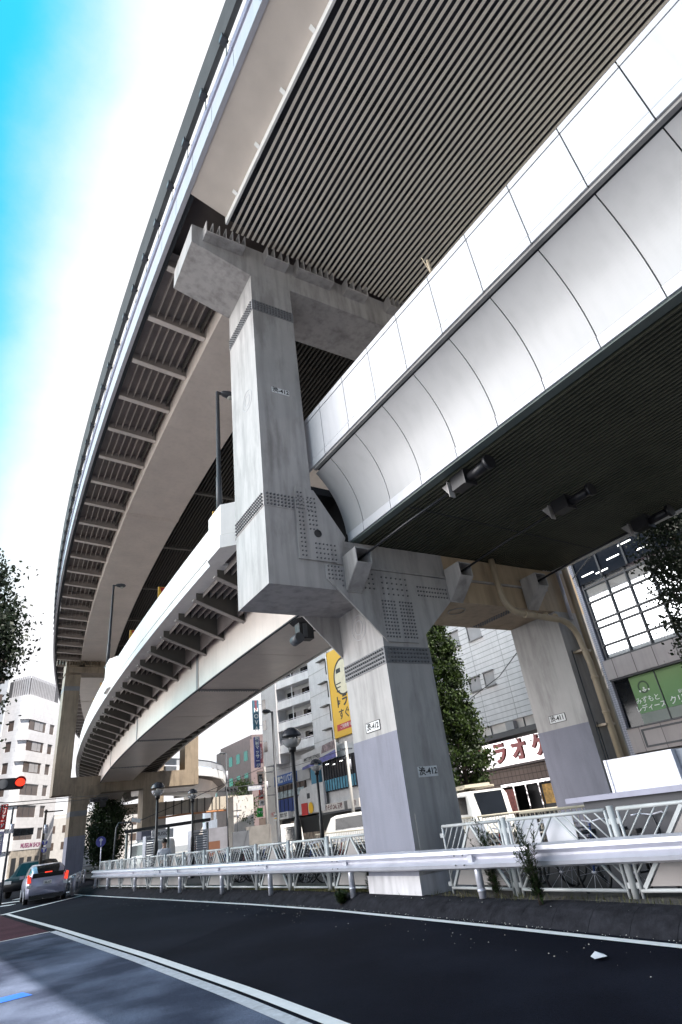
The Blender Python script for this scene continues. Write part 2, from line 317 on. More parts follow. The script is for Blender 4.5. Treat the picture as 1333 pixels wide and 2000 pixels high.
# ================================================================ PIERS
def pier(y0, dl, label, near, ux=-2.72, P=STEEL, xr=7.52, rl=6.2):
    # dl: shift in X of the whole bent
    X = lambda a: a+dl
    y1 = y0+1.76
    r_ = root('bridge_pier', (X(.6), y0+.9, 0), label, 'bridge pier', 'double deck piers of the viaduct')
    MB().box(X(0), X(1.28), y0, y1, 0, 6.15).build('column', P, r_)
    MB().box(X(rl), X(rl+1.3), y0, y1, 0, 6.15).build('column', P, r_)
    MB().box(X(ux), X(ux+1.27), y0, y1, 6.15, 15.8).build('upper_column', P, r_)
    MB().box(X(xr-1.25), X(xr-.01), y0+.01, y1-.01, 7.42, 15.8).build('upper_column', P, r_)
    MB().box(X(ux+1.27), X(2.29), y0+.004, y1-.004, 6.15, 7.42).build('crossbeam', P, r_)
    MB().box(X(2.295), X(xr), y0+.004, y1-.004, 6.15, 7.42).build('crossbeam', mat('bounce_warm_beam', (.46,.35,.235), .5, var=.1, streak=.4) if near else P, r_)  # near pier: warm bounce light put into the tan colour
    MB().prism([(X(-4.47),16.32),(X(-2.68),15.8),(X(8.4),15.8),(X(8.4),17.0),(X(-4.47),17.08)] if near else [(X(ux),16.0),(X(8.4),16.0),(X(8.4),17.0),(X(ux),17.0)], 'y', y0-.003, y1+.003).build('cap_beam', P, r_)
    for a in (0, rl):
        MB().box(X(a)-.006, X(a)-.001 if near else X(a+1.3), y0-.004, y1+.004, 0, 3.12).build('painted_base', GREYP, r_)
    MB().box(X(-.03), X(1.31), y0-.03, y1+.03, .0, .52).build('plinth', CONC if not near else mat('pale_plinth', (.62,.60,.62), .8, var=.15, streak=.5), r_)
    # bolted bands
    for (xa, xb, za, zb) in ((ux,ux+1.27,14.42,14.80), (ux,ux+1.27,8.06,8.46), (0,1.28,4.52,4.90)):
        b = MB()
        b.box(X(xa)-.012, X(xb)+.012, y0-.012, y1+.012, za, zb)
        o = b.build('splice_plate', BOLTP if za > 10 or za < 6 else P, r_)
        if near:
            q = MB(); q.bolts((X(xa)-.012, y1-.07, za+.055), (0,-1,0), (0,0,1), 19, 4, .09, .09, .028, .035)
            q.build('bolts', BOLTM, r_)
            q = MB(); q.bolts((X(xa)+.08, y0-.012, za+.055), (1,0,0), (0,0,1), 13, 4, .092, .09, .027, .032)
            q.build('bolts', BOLTM, r_)
    # gusset plates
    gp = [(X(-1.29),6.74),(X(-1.3),6.38),(X(-1.01),6.13),(X(.12),5.0),(X(1.0),5.0),(X(2.28),6.14),(X(2.28),6.72)]
    ug = [(X(-1.96),6.81),(X(-.9),6.81),(X(-.67),7.5),(X(-1.42),8.68),(X(-1.9),8.72)]
    gp = gp if near else [(x, z) for x, z in gp if x > X(.1)]+[(X(.12), 6.72)]
    MB().prism(gp, 'y', y0-.045, y0).build('gusset_plate', P, r_)
    MB().prism(gp, 'y', y1, y1+.045).build('gusset_plate', P, r_)
    if near: MB().prism(ug, 'y', y0-.042, y0).build('gusset_plate', P, r_)
    if near:
        q = MB(); e = y0-.045; A = (1,0,0); B = (0,0,1)
        q.bolts((X(.12),e,5.12), A, B, 5, 11, .085, .085, .023, .022); q.bolts((X(.62),e,5.12), A, B, 5, 11, .085, .085, .023, .022)
        q.bolts((X(1.25),e,6.2), A, B, 11, 3, .09, .11, .023, .022); q.bolts((X(-.9),e,6.25), A, B, 8, 4, .12, .12, .023, .022)
        q.bolts((X(.2),e,6.15), A, B, 6, 4, .14, .14, .023, .022)
        q.bolts((X(-1.24),e,6.4), A, B, 4, 4, .09, .1, .023, .022)
        e = y0-.042
        q.bolts((X(-1.86),e,6.9), A, B, 2, 16, .09, .11, .023, .022); q.bolts((X(-1.6),e,7.6), A, B, 3, 8, .09, .12, .023, .022)
        q.bolts((X(-1.5),e,6.88), A, B, 6, 4, .1, .12, .023, .022)
        q.build('bolts', BOLTM, r_)
        # access holes
        h = MB(); h.ring((X(-1.42), y0-.05, 7.5), (1,0,0), (0,0,1), .085, .012, .01, 20)
        V = [(X(-1.42)+.08*math.cos(k*math.pi/8), y0-.046, 7.5+.08*math.sin(k*math.pi/8)) for k in range(16)]; h.add(V, [tuple(range(16))])
        h.build('drain_hole', BLACK, r_)
        for z, yy, xx in ((11.62, y0+.66, X(-2.72)), (5.62, y0+.9, X(0))):
            hh = MB(); hh.ring((xx, yy, z), (0,-1,0), (0,0,1), .30, .008, .006); hh.ring((xx, yy, z), (0,-1,0), (0,0,1), .17, .008, .006)
            hh.build('access_hatch', mat('hatch_grey', (.42,.42,.44), .5), r_)
        g = MB()
        for x in (X(-1.94), X(-.05)+.0): g.box(x-.012, x+.012, y0-.05, y0-.043, 6.85, 8.65) if x < X(-1) else None
        g.build('edge_strip', P, r_)
    # jacking brackets on the cap's near side
    for a, b_, n in ((-4.15 if near else -.5,-2.97 if near else .5,7), (-2.28,-1.56,4), (-1.25,.02,7), (.51,1.32,4), (2.2,3.4,7)):
        q = MB(); q.box(X(a), X(b_), y0-.34, y0-.004, 16.52, 16.57)
        for k in range(n):
            x = a+(b_-a)*k/(n-1); x = min(max(x, a+.012), b_-.012)
            q.prism([(y0-.34,16.57),(y0-.004,16.57),(y0-.004,16.99),(y0-.34,16.99)], 'x', X(x)-.012, X(x)+.012)
        q.build('bearing_bracket', P, r_)
    if near:
        def plate(p, ax, txt, w=.62, h=.2, border=True):
            a, b = ax; nrm = Vector(a).cross(Vector(b)); c = Vector(p)+nrm*.006
            q = MB(); q.beam(c-Vector(a)*w/2, c+Vector(a)*w/2, .012, h, (0,0,1)); pl = q.build('number_plate', PLATE, r_)
            if border:
                q = MB()
                for sgn in (-1, 1): q.beam(c-Vector(a)*w/2+Vector(b)*sgn*h/2, c+Vector(a)*w/2+Vector(b)*sgn*h/2, .018, .012, (0,0,1)); q.beam(c+Vector(a)*sgn*w/2-Vector(b)*h/2, c+Vector(a)*sgn*w/2+Vector(b)*h/2, .018, .012, nrm)
                q.build('plate_border', INK, pl)
            text(txt, c+nrm*.008, a, b, .17, INK, pl, sx=1.0, bold=.003)
        plate((X(-2.06), y0, 11.62), LY, '渋-412', .5, .17, False)
        plate((X(.62), y0, 2.28), LY, '渋-412', .5, .2, False)
        plate((X(0), y0+.86, 3.34), LX, '渋-412', .56, .2)
        plate((X(6.2), y0+.95, 3.38), LX, '渋-411', .56, .2)
        q = MB(); q.box(X(.1), X(.42), y0-.03, y0-.006, .55, 1.55); q.box(X(.12), X(.3), y0-.035, y0-.03, 1.2, 1.215); q.box(X(.12), X(.3), y0-.035, y0-.03, .85, .865)
        q.build('access_panel', STEEL, r_)
        # blisters and bolt line under the crossbeam
        q = MB(); q.bolts((X(4.55), y0+.1, 6.15), (0,1,0), (1,0,0), 17, 3, .095, .09, .03, .03); q.build('bolts', BOLTP, r_)
        q = MB(); q.lathe((X(3.0), y0+.6, 6.15), [(.24,0),(.24,-.02),(.22,-.02)], 20); q.build('hatch_cover', P, r_)
        q = MB(); q.box(X(-1.0), X(-.55), y0-.03, y0-.006, 6.78, 7.25); q.build('stiffener', P, r_)
        # white crossbeam ledge
        q = MB(); q.box(X(-.5), X(6.1), y0-.07, y0-.004, 6.74, 6.79); q.build('ledge', P, r_)
    return r_
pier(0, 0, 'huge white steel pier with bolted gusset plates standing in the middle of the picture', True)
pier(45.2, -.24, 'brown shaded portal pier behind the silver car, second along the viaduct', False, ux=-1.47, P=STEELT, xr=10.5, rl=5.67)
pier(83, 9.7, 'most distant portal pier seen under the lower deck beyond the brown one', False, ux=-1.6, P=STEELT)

# ================================================================ UPPER VIADUCT
ud = root('upper_viaduct', (0, 20, 17), 'high upper deck of the expressway with slatted soffit, curving away against the sky', 'viaduct')
SN, SF = -62, 118
# deck slab + far structure
MB().sweep([(-4.7,18.35),(7.1,18.35),(7.1,18.7),(-4.7,18.7)], SN, SF, 3).build('deck_slab', SOFF, ud)
# fascia: separate panels with open joints
FASC = mat('fascia_grey_lilac', (.46,.46,.50), .4, var=.05, streak=.15)
def fascia_panels(name, prof, s0, s1, L_, m, par, gap=.012):
    s = s0
    while s < s1-.01:
        MB().sweep(prof, s+gap, min(s+L_, s1)-gap, 1.5).build(name, FASC, par); s += L_
fascia_panels('fascia_panel', [(-4.98,17.78),(-4.98,18.66),(-4.93,18.66),(-4.93,17.78)], SN+.1, 48, 1.42, WHITE, ud)
MB().sweep([(-4.98,17.78),(-4.98,18.66),(-4.93,18.66),(-4.93,17.78)], 48.4, SF, 3).build('far_fascia', FASC, ud)
MB().sweep([(-4.92,17.7),(-4.92,18.9),(-4.72,18.9),(-4.72,17.7)], SN, SF, 3).build('edge_beam', JOINT, ud)
MB().sweep([(-5.0,17.60),(-5.0,17.74),(-4.87,17.74),(-4.87,17.60)], SN, SF, 3).build('bottom_flange', FASC, ud)
q = MB()
for zz in (18.74, 18.86, 18.98): q.sweep([(-5.03,zz),(-5.03,zz+.06),(-4.95,zz+.06),(-4.95,zz)], SN, SF, 3)
q.build('cable_duct', mat('lilac_duct', (.45,.45,.58), .35), ud)
MB().sweep([(-4.98,19.35),(-4.98,19.47),(-4.9,19.47),(-4.9,19.35)], SN, SF, 3).build('lower_rail', WHITE2, ud)
MB().sweep([(-5.16,19.55),(-5.26,20.40),(-5.14,20.42),(-5.02,19.55)], SN, SF, 3).build('noise_screen', mat('screen_grey', (.05,.055,.06), .85, var=.2), ud)
s = SN+.3; 
while s < 70:
    q = MB(); q.sweep([(-5.04,18.9),(-5.04,19.7),(-4.96,19.7),(-4.96,18.9)], s, s+.09, 1); q.sweep([(-5.2,19.66),(-5.2,19.45),(-5.0,19.45),(-5.0,19.66)], s-.05, s+.14, 1)
    q.build('rail_post', DARKM, ud); s += 1.42
# near span soffit (smooth wing) with lip and blisters
MB().sweep([(-4.865,17.63),(-3.78,17.28),(-3.78,17.36),(-4.865,17.73)], SN, -.35, 1.5).build('wing_soffit', mat('soffit_beige', (.64,.565,.50), .5, var=.08, scale=.8), ud)
MB().sweep([(-3.80,17.04),(-3.80,17.40),(-3.74,17.40),(-3.74,17.04)], SN, -.3, 1.5).build('soffit_lip', WHITE2, ud)
q = MB()
for k in range(9): q.sweep([(-3.93,17.33),(-3.8,17.22),(-3.8,17.36)], -1.2-k*1.42, -1.1-k*1.42, 1)
q.build('lip_bracket', WHITE2, ud)
q = MB(); d = -3.54
while d < 7.0:
    q.sweep([(d-.037,17.14),(d+.037,17.14),(d+.022,17.19),(d-.022,17.19)], SN, -.12 if (d < -1.5 or d > -.9) else -.12, 4); d += .1675
struct_sl = q.build('slatted_ceiling', SLAT, ud)
q = MB()
for k in range(14):
    s = -.55-k*1.42
    q.sweep([(-3.6,17.25),(7.0,17.25),(7.0,17.31),(-3.6,17.31)], s-.06, s+.06, 1)
    if k == 0: q.sweep([(-3.6,17.25),(7.0,17.25),(7.0,17.31),(-3.6,17.31)], s-.55, s-.45, 1)
q.build('batten', BLACK, ud)
MB().sweep([(-3.62,17.46),(7.0,17.46),(7.0,17.5),(-3.62,17.5)], SN, -.2, 3).build('ceiling_backing', mat('blue_grey_board', (.035,.035,.045), .7, var=.2), ud)
MB().sweep([(7.0,17.0),(7.2,17.0),(7.2,19.2),(7.0,19.2)], SN, SF, 3).build('right_fascia', WHITE, ud)
q = MB(); q.sweep([(-4.72,17.72),(7.0,17.3),(7.0,18.35),(-4.72,18.35)], -.34, -.3, 1); q.build('end_plate', BRKT, ud)
# far span: box girder, brackets, stiffener ribs, dark slats
MB().sweep([(-2.68,17.0),(0.0,17.0),(.0,18.35),(-2.68,18.35)], 1.9, SF, 2.2).build('box_girder', GIRD, ud)
MB().sweep([(4.4,17.0),(6.9,17.0),(6.9,18.35),(4.4,18.35)], 1.9, SF, 3).build('box_girder', GIRD, ud)
for S0 in (17.0, 38.4, 61, 83):
    q = MB(); q.sweep([(-2.7,16.985),(0.02,16.985),(.02,16.995),(-2.7,16.995)], S0, S0+.32, 1); q.sweep([(-2.7,16.985),(-2.7,17.9),(-2.69,17.9),(-2.69,16.985)], S0, S0+.32, 1)
    a = PC(S0+.04, -2.6, 16.985); q.bolts(a, (0,1,0), (1,0,0), 3, 24, .11, .11, .025, .03)
    q.build('splice_plate', GIRD, ud)
s = 2.24
while s < 116:
    q = MB()
    q.sweep([(-4.70,17.60),(-2.68,17.42),(-2.68,17.97),(-4.70,17.97)], s-.012, s+.012, 1)
    b = q.build('bracket', mat('upper_bracket', (.30,.265,.245), .5), ud); q = MB()
    q.sweep([(-4.70,17.58),(-2.69,17.38),(-2.69,17.41),(-4.70,17.61)], s-.1, s+.1, 1)
    q.build('flange', mat('upper_flange', (.62,.56,.52), .5), b); s += 2.2
q = MB()
for k in range(7):
    d = -4.42+k*.27
    q.sweep([(d-.012,17.74),(d+.012,17.74),(d+.012,17.97),(d-.012,17.97)], 2.0, SF, 4)
q.build('stiffener_rib', mat('upper_rib', (.42,.375,.345), .5), ud)
MB().sweep([(-4.71,17.975),(-2.69,17.975),(-2.69,18.02),(-4.71,18.02)], 1.95, SF, 4).build('wing_plate', mat('wing_plate_brown', (.27,.235,.215), .6), ud)
q = MB(); q.sweep([(-2.86,17.66),(-2.82,17.66),(-2.82,17.97),(-2.86,17.97)], 2.0, SF, 4)
for k in range(26):
    s = 2.4+k*2.2; 
    for j in range(8): p = PC(s+.1+j*.23, -2.86, 17.7); q.bolts(p, (0,-1,0), (0,0,1), 1, 3, .1, .09, .02, .02)
q.build('splice_strip', BRKT, ud)
q = MB(); d = .12
while d < 4.35:
    q.sweep([(d-.03,17.30),(d+.03,17.30),(d+.03,17.42),(d-.03,17.42)], 2.0, 90, 5); d += .168
q.build('shaded_slats', SLATD, ud)
MB().sweep([(0.02,17.6),(4.38,17.6),(4.38,17.64),(.02,17.64)], 1.9, SF, 5).build('ceiling_backing', BACK, ud)
for k in range(14):
    s = 14.4+k*6.6-6.6
    MB().sweep([(0.02,17.22),(4.38,17.22),(4.38,17.5),(0.02,17.5)], s, s+.16, 1).build('cross_beam', BRKT, ud)

# ================================================================ LOWER VIADUCT
ld = root('lower_viaduct', (0, 20, 8), 'lower deck of the expressway with white curved cladding panels and dark slatted underside', 'viaduct')
MB().sweep([(-.5,8.75),(6.55,8.75),(6.55,9.1),(-.5,9.1)], SN, 3.4, 3).build('deck_slab', SOFF, ld)
MB().sweep([(-2.1,8.95),(5.6,8.95),(5.6,9.25),(-2.1,9.25)], 3.4, 80, 3).build('deck_slab', SOFF, ld)
PL_ = 1.075; NS = .16
# cladding: vertical panels, coves, bottom lip
cove = []
for i in range(29):
    t = i/28; P0 = Vector((-1.32,9.36)); P1 = Vector((-.66,8.70)); P2 = Vector((-.62,7.74)); p = P0*(1-t)**2+P1*2*t*(1-t)+P2*t*t; cove.append((p.x, p.y))
cin = [(d+.05, z+.01) for d, z in reversed(cove)]
k = 0; s = .565
while s > -15:
    a, b = s-PL_+.010, min(s-.010, .42)
    MB().sweep([(-1.46,9.66),(-1.46,10.86),(-1.41,10.86),(-1.41,9.66)], a, b, 1.2).build('parapet_panel', WHITE, ld)
    MB().sweep([(-1.47,10.88),(-1.47,11.02),(-1.2,11.02),(-1.2,10.88)], a, b, 1.2).build('coping', WHITE, ld)
    MB().sweep([(-1.47,9.45),(-1.47,9.64),(-1.41,9.64),(-1.41,9.45)], a, b, 1.2).build('trim_panel', WHITE, ld)
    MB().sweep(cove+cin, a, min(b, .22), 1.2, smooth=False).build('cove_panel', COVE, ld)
    MB().sweep([(-.64,7.50),(-.64,7.72),(-.58,7.72),(-.58,7.50)], a, min(b, .16), 1.2).build('lip_panel', WHITE, ld)
    s -= PL_
MB().sweep([(-1.40,9.4),(-1.40,11.0),(-1.22,11.0),(-1.22,9.4)], SN, NS-.05, 1.5).build('parapet_core', JOINT, ld)
MB().sweep([(-1.43,9.39),(-1.43,9.44),(-1.34,9.44),(-1.34,9.39)], SN, NS-.03, 1.5).build('drip_edge', CONC, ld)
ci2 = [(d+.055, z+.012) for d, z in cove]; ci3 = [(d+.075, z+.016) for d, z in reversed(cove)]
MB().sweep(ci2+ci3, SN, NS-.04, 1.5).build('cove_backing', JOINT, ld)
MB().sweep([(-.60,7.46),(-.60,7.56),(-.40,7.56),(-.40,7.46)], SN, NS, 1.5).build('edge_channel', mat('green_grey_channel', (.12,.15,.14), .5), ld)
q = MB(); d = -.32
while d < 6.45:
    q.sweep([(d-.022,7.44),(d+.022,7.44),(d+.022,7.52),(d-.022,7.52)], SN, NS, 4); d += .112
q.build('slatted_ceiling', SLATG, ld)
MB().sweep([(-.5,7.62),(6.5,7.62),(6.5,7.66),(-.5,7.66)], SN, NS, 3).build('ceiling_backing', BACK, ld)
MB().sweep([(6.47,7.42),(6.62,7.42),(6.62,7.62),(6.47,7.62)], SN, NS, 3).build('edge_channel', WHITE2, ld)
MB().sweep([(6.62,7.6),(7.2,9.3),(7.2,11),(7.1,11),(7.1,9.3),(6.55,7.62)], SN, NS, 3).build('right_cladding', WHITE, ld)
MB().sweep([(-1.5,8.9),(-.45,8.9),(-.45,9.1),(-1.5,9.1)], .44, 3.4, 1.5).build('shade_sheet_soffit', BACK, ld)  # black sheet added to stand for shade in the gap
MB().sweep([(-.50,7.5),(-.45,7.5),(-.45,9),(-.50,9)], .3, 3.4, 1.5).build('shade_sheet_upright', BACK, ld)  # upright black sheet for the same painted shade
# joint line across ceiling
MB().sweep([(-.4,7.43),(6.4,7.43),(6.4,7.438),(-.4,7.438)], -1.9, -1.87, 1).build('joint_strip', JOINT, ld)
# far span parapet
PAR = [(-2.2,8.98),(-2.2,10.2),(-1.95,10.2),(-1.95,9.2),(-1.7,9.2),(-1.7,8.98)]
MB().sweep([(-2.20,9.28),(-2.20,10.22),(-1.96,10.22),(-1.96,9.28)], 5.1, 80, 1.5).build('parapet', WHITE2, ld)
MB().sweep([(-2.14,9.16),(-2.14,9.28),(-1.96,9.28),(-1.96,9.16)], 5.1, 80, 1.5).build('shadow_groove', CONC, ld)
MB().sweep([(-2.26,8.86),(-2.26,9.14),(-1.7,9.14),(-1.7,8.86)], 5.1, 80, 1.5).build('kerb_beam', WHITE2, ld)
# jogged lamp bay beside the pier
jog = [(-1.62,1.95),(-1.62,3.2),(-2.42,3.9),(-2.42,4.9),(-2.16,5.3),(-1.9,5.3),(-1.9,3.95),(-1.4,3.4),(-1.4,1.95)]
def poly_pr(pl, z0, z1): return MB().prism([PC(y, x, 0)[:2] for x, y in pl], 'z', z0, z1)
poly_pr(jog, 9.25, 10.25).build('lamp_bay', WHITE2, ld)
poly_pr([(x-.04 if x < -1.45 else x, y) for x, y in jog], 8.82, 9.23).build('lamp_bay_base', WHITE2, ld)
jog2 = [(-2.1,20.6),(-2.42,21.2),(-2.42,22.4),(-2.1,23.0)]
poly_pr(jog2, 9.0, 10.5).build('lamp_bay', WHITE2, ld)
# box girder and brackets of the far span
MB().sweep([(-.25,6.88),(2.38,6.88),(2.38,8.9),(-.25,8.9)], 1.95, 88, 2).build('box_girder', GIRD, ld)
MB().sweep([(-.27,6.86),(-.27,6.90),(-.20,6.86)], 1.95, 88, 2).build('drip_strip', JOINT, ld)
MB().sweep([(5.45,8.5),(5.62,8.5),(5.62,9.9),(5.45,9.9)], 1.95, 88, 2).build('right_parapet', WHITE2, ld)
s = 3.46
while s < 88:
    q = MB()
    q.sweep([(-1.95,8.62),(-.26,7.98),(-.26,8.94),(-1.95,8.94)], s-.012, s+.012, 1)
    b = q.build('bracket', BRKT, ld); q = MB()
    q.sweep([(-2.05,8.585),(-.26,7.93),(-.26,7.96),(-2.05,8.615)], s-.1, s+.1, 1); q.build('flange', FLNG, b)
    q = MB(); q.sweep([(2.39,7.95),(5.4,8.55),(5.4,8.94),(2.39,8.94)], s-.012, s+.012, 1)
    b = q.build('bracket', BRKT, ld); q = MB()
    q.sweep([(2.39,7.91),(5.4,8.51),(5.4,8.535),(2.39,7.935)], s-.09, s+.09, 1); q.build('flange', FLNG, b); s += 2.0
q = MB()
for k in range(6): d = -1.72+k*.24; q.sweep([(d-.01,8.72),(d+.01,8.72),(d+.01,8.94),(d-.01,8.94)], 1.95, 88, 4)
q.build('stiffener_rib', FLNG, ld)
q = MB(); q.sweep([(-.52,8.1),(-.48,8.1),(-.48,8.9),(-.52,8.9)], 1.95, 88, 4); q.build('splice_strip', SOFF, ld)
for S0 in (12.6, 24.5, 36):
    q = MB(); a = PC(S0, -.1, 6.88); q.sweep([(-.26,6.868),(2.4,6.868),(2.4,6.878),(-.26,6.878)], S0-.12, S0+.14, 1)
    q.sweep([(-.268,6.868),(-.268,8.6),(-.258,8.6),(-.258,6.868)], S0-.12, S0+.14, 1)
    for yy in (-.06, .08): q.bolts((PC(S0+yy, -.15, 0)[0], S0+yy, 6.868), (0,1,0), (1,0,0), 1, 24, .1, .106, .03, .04)
    q.build('splice_plate', BOLTP, ld)
for S0 in (7.5, 18): MB().sweep([(-.2,6.872),(2.35,6.872),(2.35,6.878),(-.2,6.878)], S0, S0+.03, 1).build('weld_seam', GIRD, ld)

# ---- seismic cable restrainers
def restrainer(x, xu, yu, lab):
    r_ = root('cable_restrainer', (x, -.35, 6.4), lab, 'cable restrainer', 'cable restrainers tying the deck to the pier')
    q = MB()
    for dx in (-.20, .20):
        q.prism([(-.05,6.12),(-.05,6.98),(-.62,6.98),(-.62,6.62)], 'x', x+dx-.012, x+dx+.012)
    q.box(x-.2, x+.2, -.075, -.05, 6.1, 6.98)
    q.prism([(-.05,6.12),(-.62,6.62),(-.62,6.60),(-.05,6.10)], 'x', x-.2, x+.2)
    q.box(x-.2, x+.2, -.62, -.05, 6.955, 6.98)
    q.build('bracket_box', STEEL, r_)
    MB().tube([(x, -.2, 6.78), (x*.5+xu*.5, yu*.5, 7.05), (xu, yu+.35, 7.25)], .028, 6).build('cable', BLACK, r_)
    q = MB(); q.box(xu-.13, xu+.13, yu-.1, yu+.3, 7.14, 7.44); q.box(xu-.16, xu+.16, yu-.12, yu-.09, 7.1, 7.44)
    q.build('deck_anchor', BLACK, r_)
    q = MB(); q.tube([(xu, yu-.12, 7.25), (xu, yu-.62, 7.27)], .10, 14); q.tube([(xu, yu-.62, 7.27),(xu, yu-.7, 7.27)], .15, 14); q.build('anchor_cylinder', BLACK, r_)
    q = MB(); q.box(xu-.17, xu-.02, yu+.365, yu+.38, 7.05, 7.4); q.prism([(yu+.38,7.05),(yu+.6,7.4),(yu+.38,7.4)], 'x', xu-.1, xu-.09); q.build('end_plate', STEEL, r_)
restrainer(-.62, .12, -3.45, 'leftmost box bracket on the near pier with a cable up under the white cladding')
restrainer(2.45, 3.15, -3.45, 'middle box bracket and cable on the near pier, anchored amid the dark slats')
restrainer(5.25, 6.15, -3.45, 'rightmost box bracket and cable on the near pier, anchored at the slatted ceiling edge')

tag(MB().tube([(-1.05,-5.0,11.0),(-1.07,-5.0,11.4)], .035, 8).tube([(-1.07,-4.98,11.1),(-1.10,-4.9,11.6)], .012, 6).build('conduit_stub', PIPE), 'short conduit stub poking up behind the white parapet coping', 'conduit')
# ---- drain pipes on the right hand column
dp = root('drain_pipe', (6.4, -.3, 0), 'thick cream drain pipe bending over the beam and down the right hand column', 'drain pipe')
q = MB(); path = [(3.9,-.22,7.4),(3.9,-.24,6.45)]+[(3.9+.5*(1-math.cos(t)), -.25, 6.45-.55*math.sin(t)) for t in (.4,.8,1.2,1.5)]+[(5.3,-.28,5.82)]+[(5.9+.62*math.sin(t), -.3, 5.78-.62*(1-math.cos(t))) for t in (.1,.5,.9,1.3,1.5)]+[(6.62,-.3,4.6),(6.62,-.3,.1)]
q.tube(path, .085, 14); q.build('pipe', PIPE, dp)
q = MB()
for z in (4.9, 4.2, 3.3, 2.0, .9): q.tube([(6.62,-.3,z-.035),(6.62,-.3,z+.035)], .10, 14)
for x in (4.6, 5.0, 5.4, 5.8): q.tube([(x-.02,-.272,5.86),(x+.02,-.272,5.86)], .098, 14)
for z in (4.95, 3.0): q.box(6.45, 6.85, -.3, -.0, z-.03, z+.03)
q.build('pipe_clamp', PIPE, dp)
dp2 = root('drain_pipe', (6.95, -.25, 0), 'straight cream downpipe right of the thick bent drain pipe', 'drain pipe')
q = MB(); q.tube([(6.95,-.22,7.5),(6.95,-.22,.1)], .09, 12); q.build('pipe', PIPE, dp2)
q = MB(); q.tube([(6.7,-.12,7.5),(6.7,-.12,5.9)], .05, 10); q.build('branch_pipe', GALV, dp2)
tag(MB().tube([(6.36,-.05,5.0),(6.36,-.05,.1)], .018, 6).tube([(6.46,-.05,3.1),(6.46,-.05,.1)], .014, 6).build('cable_run', DARKM), 'thin dark cables running down the sunlit face of the right hand column', 'cable')

# ---- floodlight under the deck behind the pier
fl = root('floodlight', (-.8, 2.3, 6.0), 'black floodlight box hanging under the crossbeam of the near pier', 'floodlight')
q = MB(); q.box(-.95,-.55,2.15,2.4,5.72,6.12); q.prism([(-1.05,6.2),(-.6,6.35),(-.5,6.15),(-.95,6.12)], 'y', 2.12, 2.5); q.build('housing', BLACK, fl)
q = MB(); q.tube([(-.98,2.1,5.72),(-1.0,2.4,5.70)], .13, 14); q.box(-.86,-.74,2.12,2.14,5.75,6.1); q.build('lamp_hood', DARKM, fl)
MB().tube([(-.6,2.3,5.95),(.2,2.0,6.0)], .02, 6).build('bracket_arm', BLACK, fl)

# ---- street lamps on the parapet
def arm_lamp(x, y, z0, z1, lab, head=.55, dx=1, cat='street lamp', grp='tall single arm street lamps', r0=.075, m=DARKM):
    r_ = root('street_lamp', (x, y, z0), lab, cat, grp)
    q = MB(); q.tube([(x,y,z0),(x,y,z0+1.3),(x,y,z0+1.32),(x,y,z1)], [r0*1.25,r0*1.2,r0,r0*.8], 10); q.box(x-.14,x+.14,y-.14,y+.14,z0,z0+.05)
    q.build('pole', m, r_)
    q = MB(); q.beam((x,y,z1-.04), (x+dx*.2,y,z1), .07, .07); q.build('arm', m, r_)
    q = MB(); L_ = head; n = 12; V = []; F = []
    for i, (t, wd, h) in enumerate(((0,.06,.05),(.15,.12,.09),(.5,.16,.13),(.85,.14,.10),(1,.05,.03))):
        for k in range(8): a = 2*math.pi*k/8; V.append((x+dx*(.12+t*L_), y+wd*math.cos(a), z1+.01+h*math.sin(a)))
    for i in range(4):
        for k in range(8): F.append((i*8+k, i*8+(k+1)%8, (i+1)*8+(k+1)%8, (i+1)*8+k))
    F += [tuple(range(8)), tuple(32+k for k in range(8))]
    q.add(V, F, True); q.build('lamp_head', m, r_)
    q = MB(); q.lathe((x+dx*(.12+L_*.6), y, z1-.16), [(0,0),(.08,.02),(.1,.07)], 10); q.build('lamp_glass', mat('lamp_glass', (.5,.5,.45), .15), r_)
    return r_
arm_lamp(-2.2, 4.35, 10.25, 15.05, 'dark street lamp on the white parapet just left of the big near column')
arm_lamp(-2.05, 22.6, 10.4, 15.2, 'dark street lamp on the lower parapet in front of the brown pier top')
arm_lamp(6.35, 20, .1, 7.42, 'thin dark street lamp in front of the white apartment balconies', .45, -1)
arm_lamp(16.7, 55.4, .1, 9.9, 'distant slim street lamp beside the curved far ramp', .7, -1)
def globe_lamp(x, y, zc, r, lab):
    r_ = root('globe_lamp', (x, y, .1), lab, 'street lamp', 'globe street lamps in the plaza')
    k = r/.36
    q = MB(); q.tube([(x,y,.1),(x,y,1.75),(x,y,1.9),(x,y,zc-r)], [.13*k,.12*k,.075*k,.07*k], 12); q.tube([(x,y,zc-r-.12),(x,y,zc-r+.06)], [.12*k,.15*k], 12); q.build('pole', BLACK, r_)
    n = 9
    prof = [(r*math.sin(math.pi*i/n), -r*math.cos(math.pi*i/n)) for i in range(n+1)]
    q = MB(); q.lathe((x,y,zc), [p for p in prof if p[1] <= .1*r], 20); q.build('globe', mat('globe_acrylic', (.55,.56,.58), .12, alpha=.5), r_)
    q = MB(); q.lathe((x,y,zc), [(p[0]*1.02, p[1]*1.02) for p in prof if p[1] >= 0], 20); q.build('globe_cap', mat('cap_dark', (.05,.055,.07), .25), r_)
    q = MB(); q.lathe((x,y,zc-r*.55), [(.0,-.1),(.08,-.1),(.08,.2),(0,.22)], 10); q.build('bulb', PLATE, r_)
globe_lamp(2.24, 9.5, 4.45, .36, 'tall black globe lamp, the largest, in front of the white vans')
globe_lamp(4.5, 12, 3.74, .25, 'smaller globe lamp beside the pale restaurant sign')
globe_lamp(.66, 21.74, 4.12, .33, 'globe lamp in front of the brown pier and shelter')
globe_lamp(2.3, 21.3, 3.72, .25, 'farther globe lamp right of the dark shelter roof')

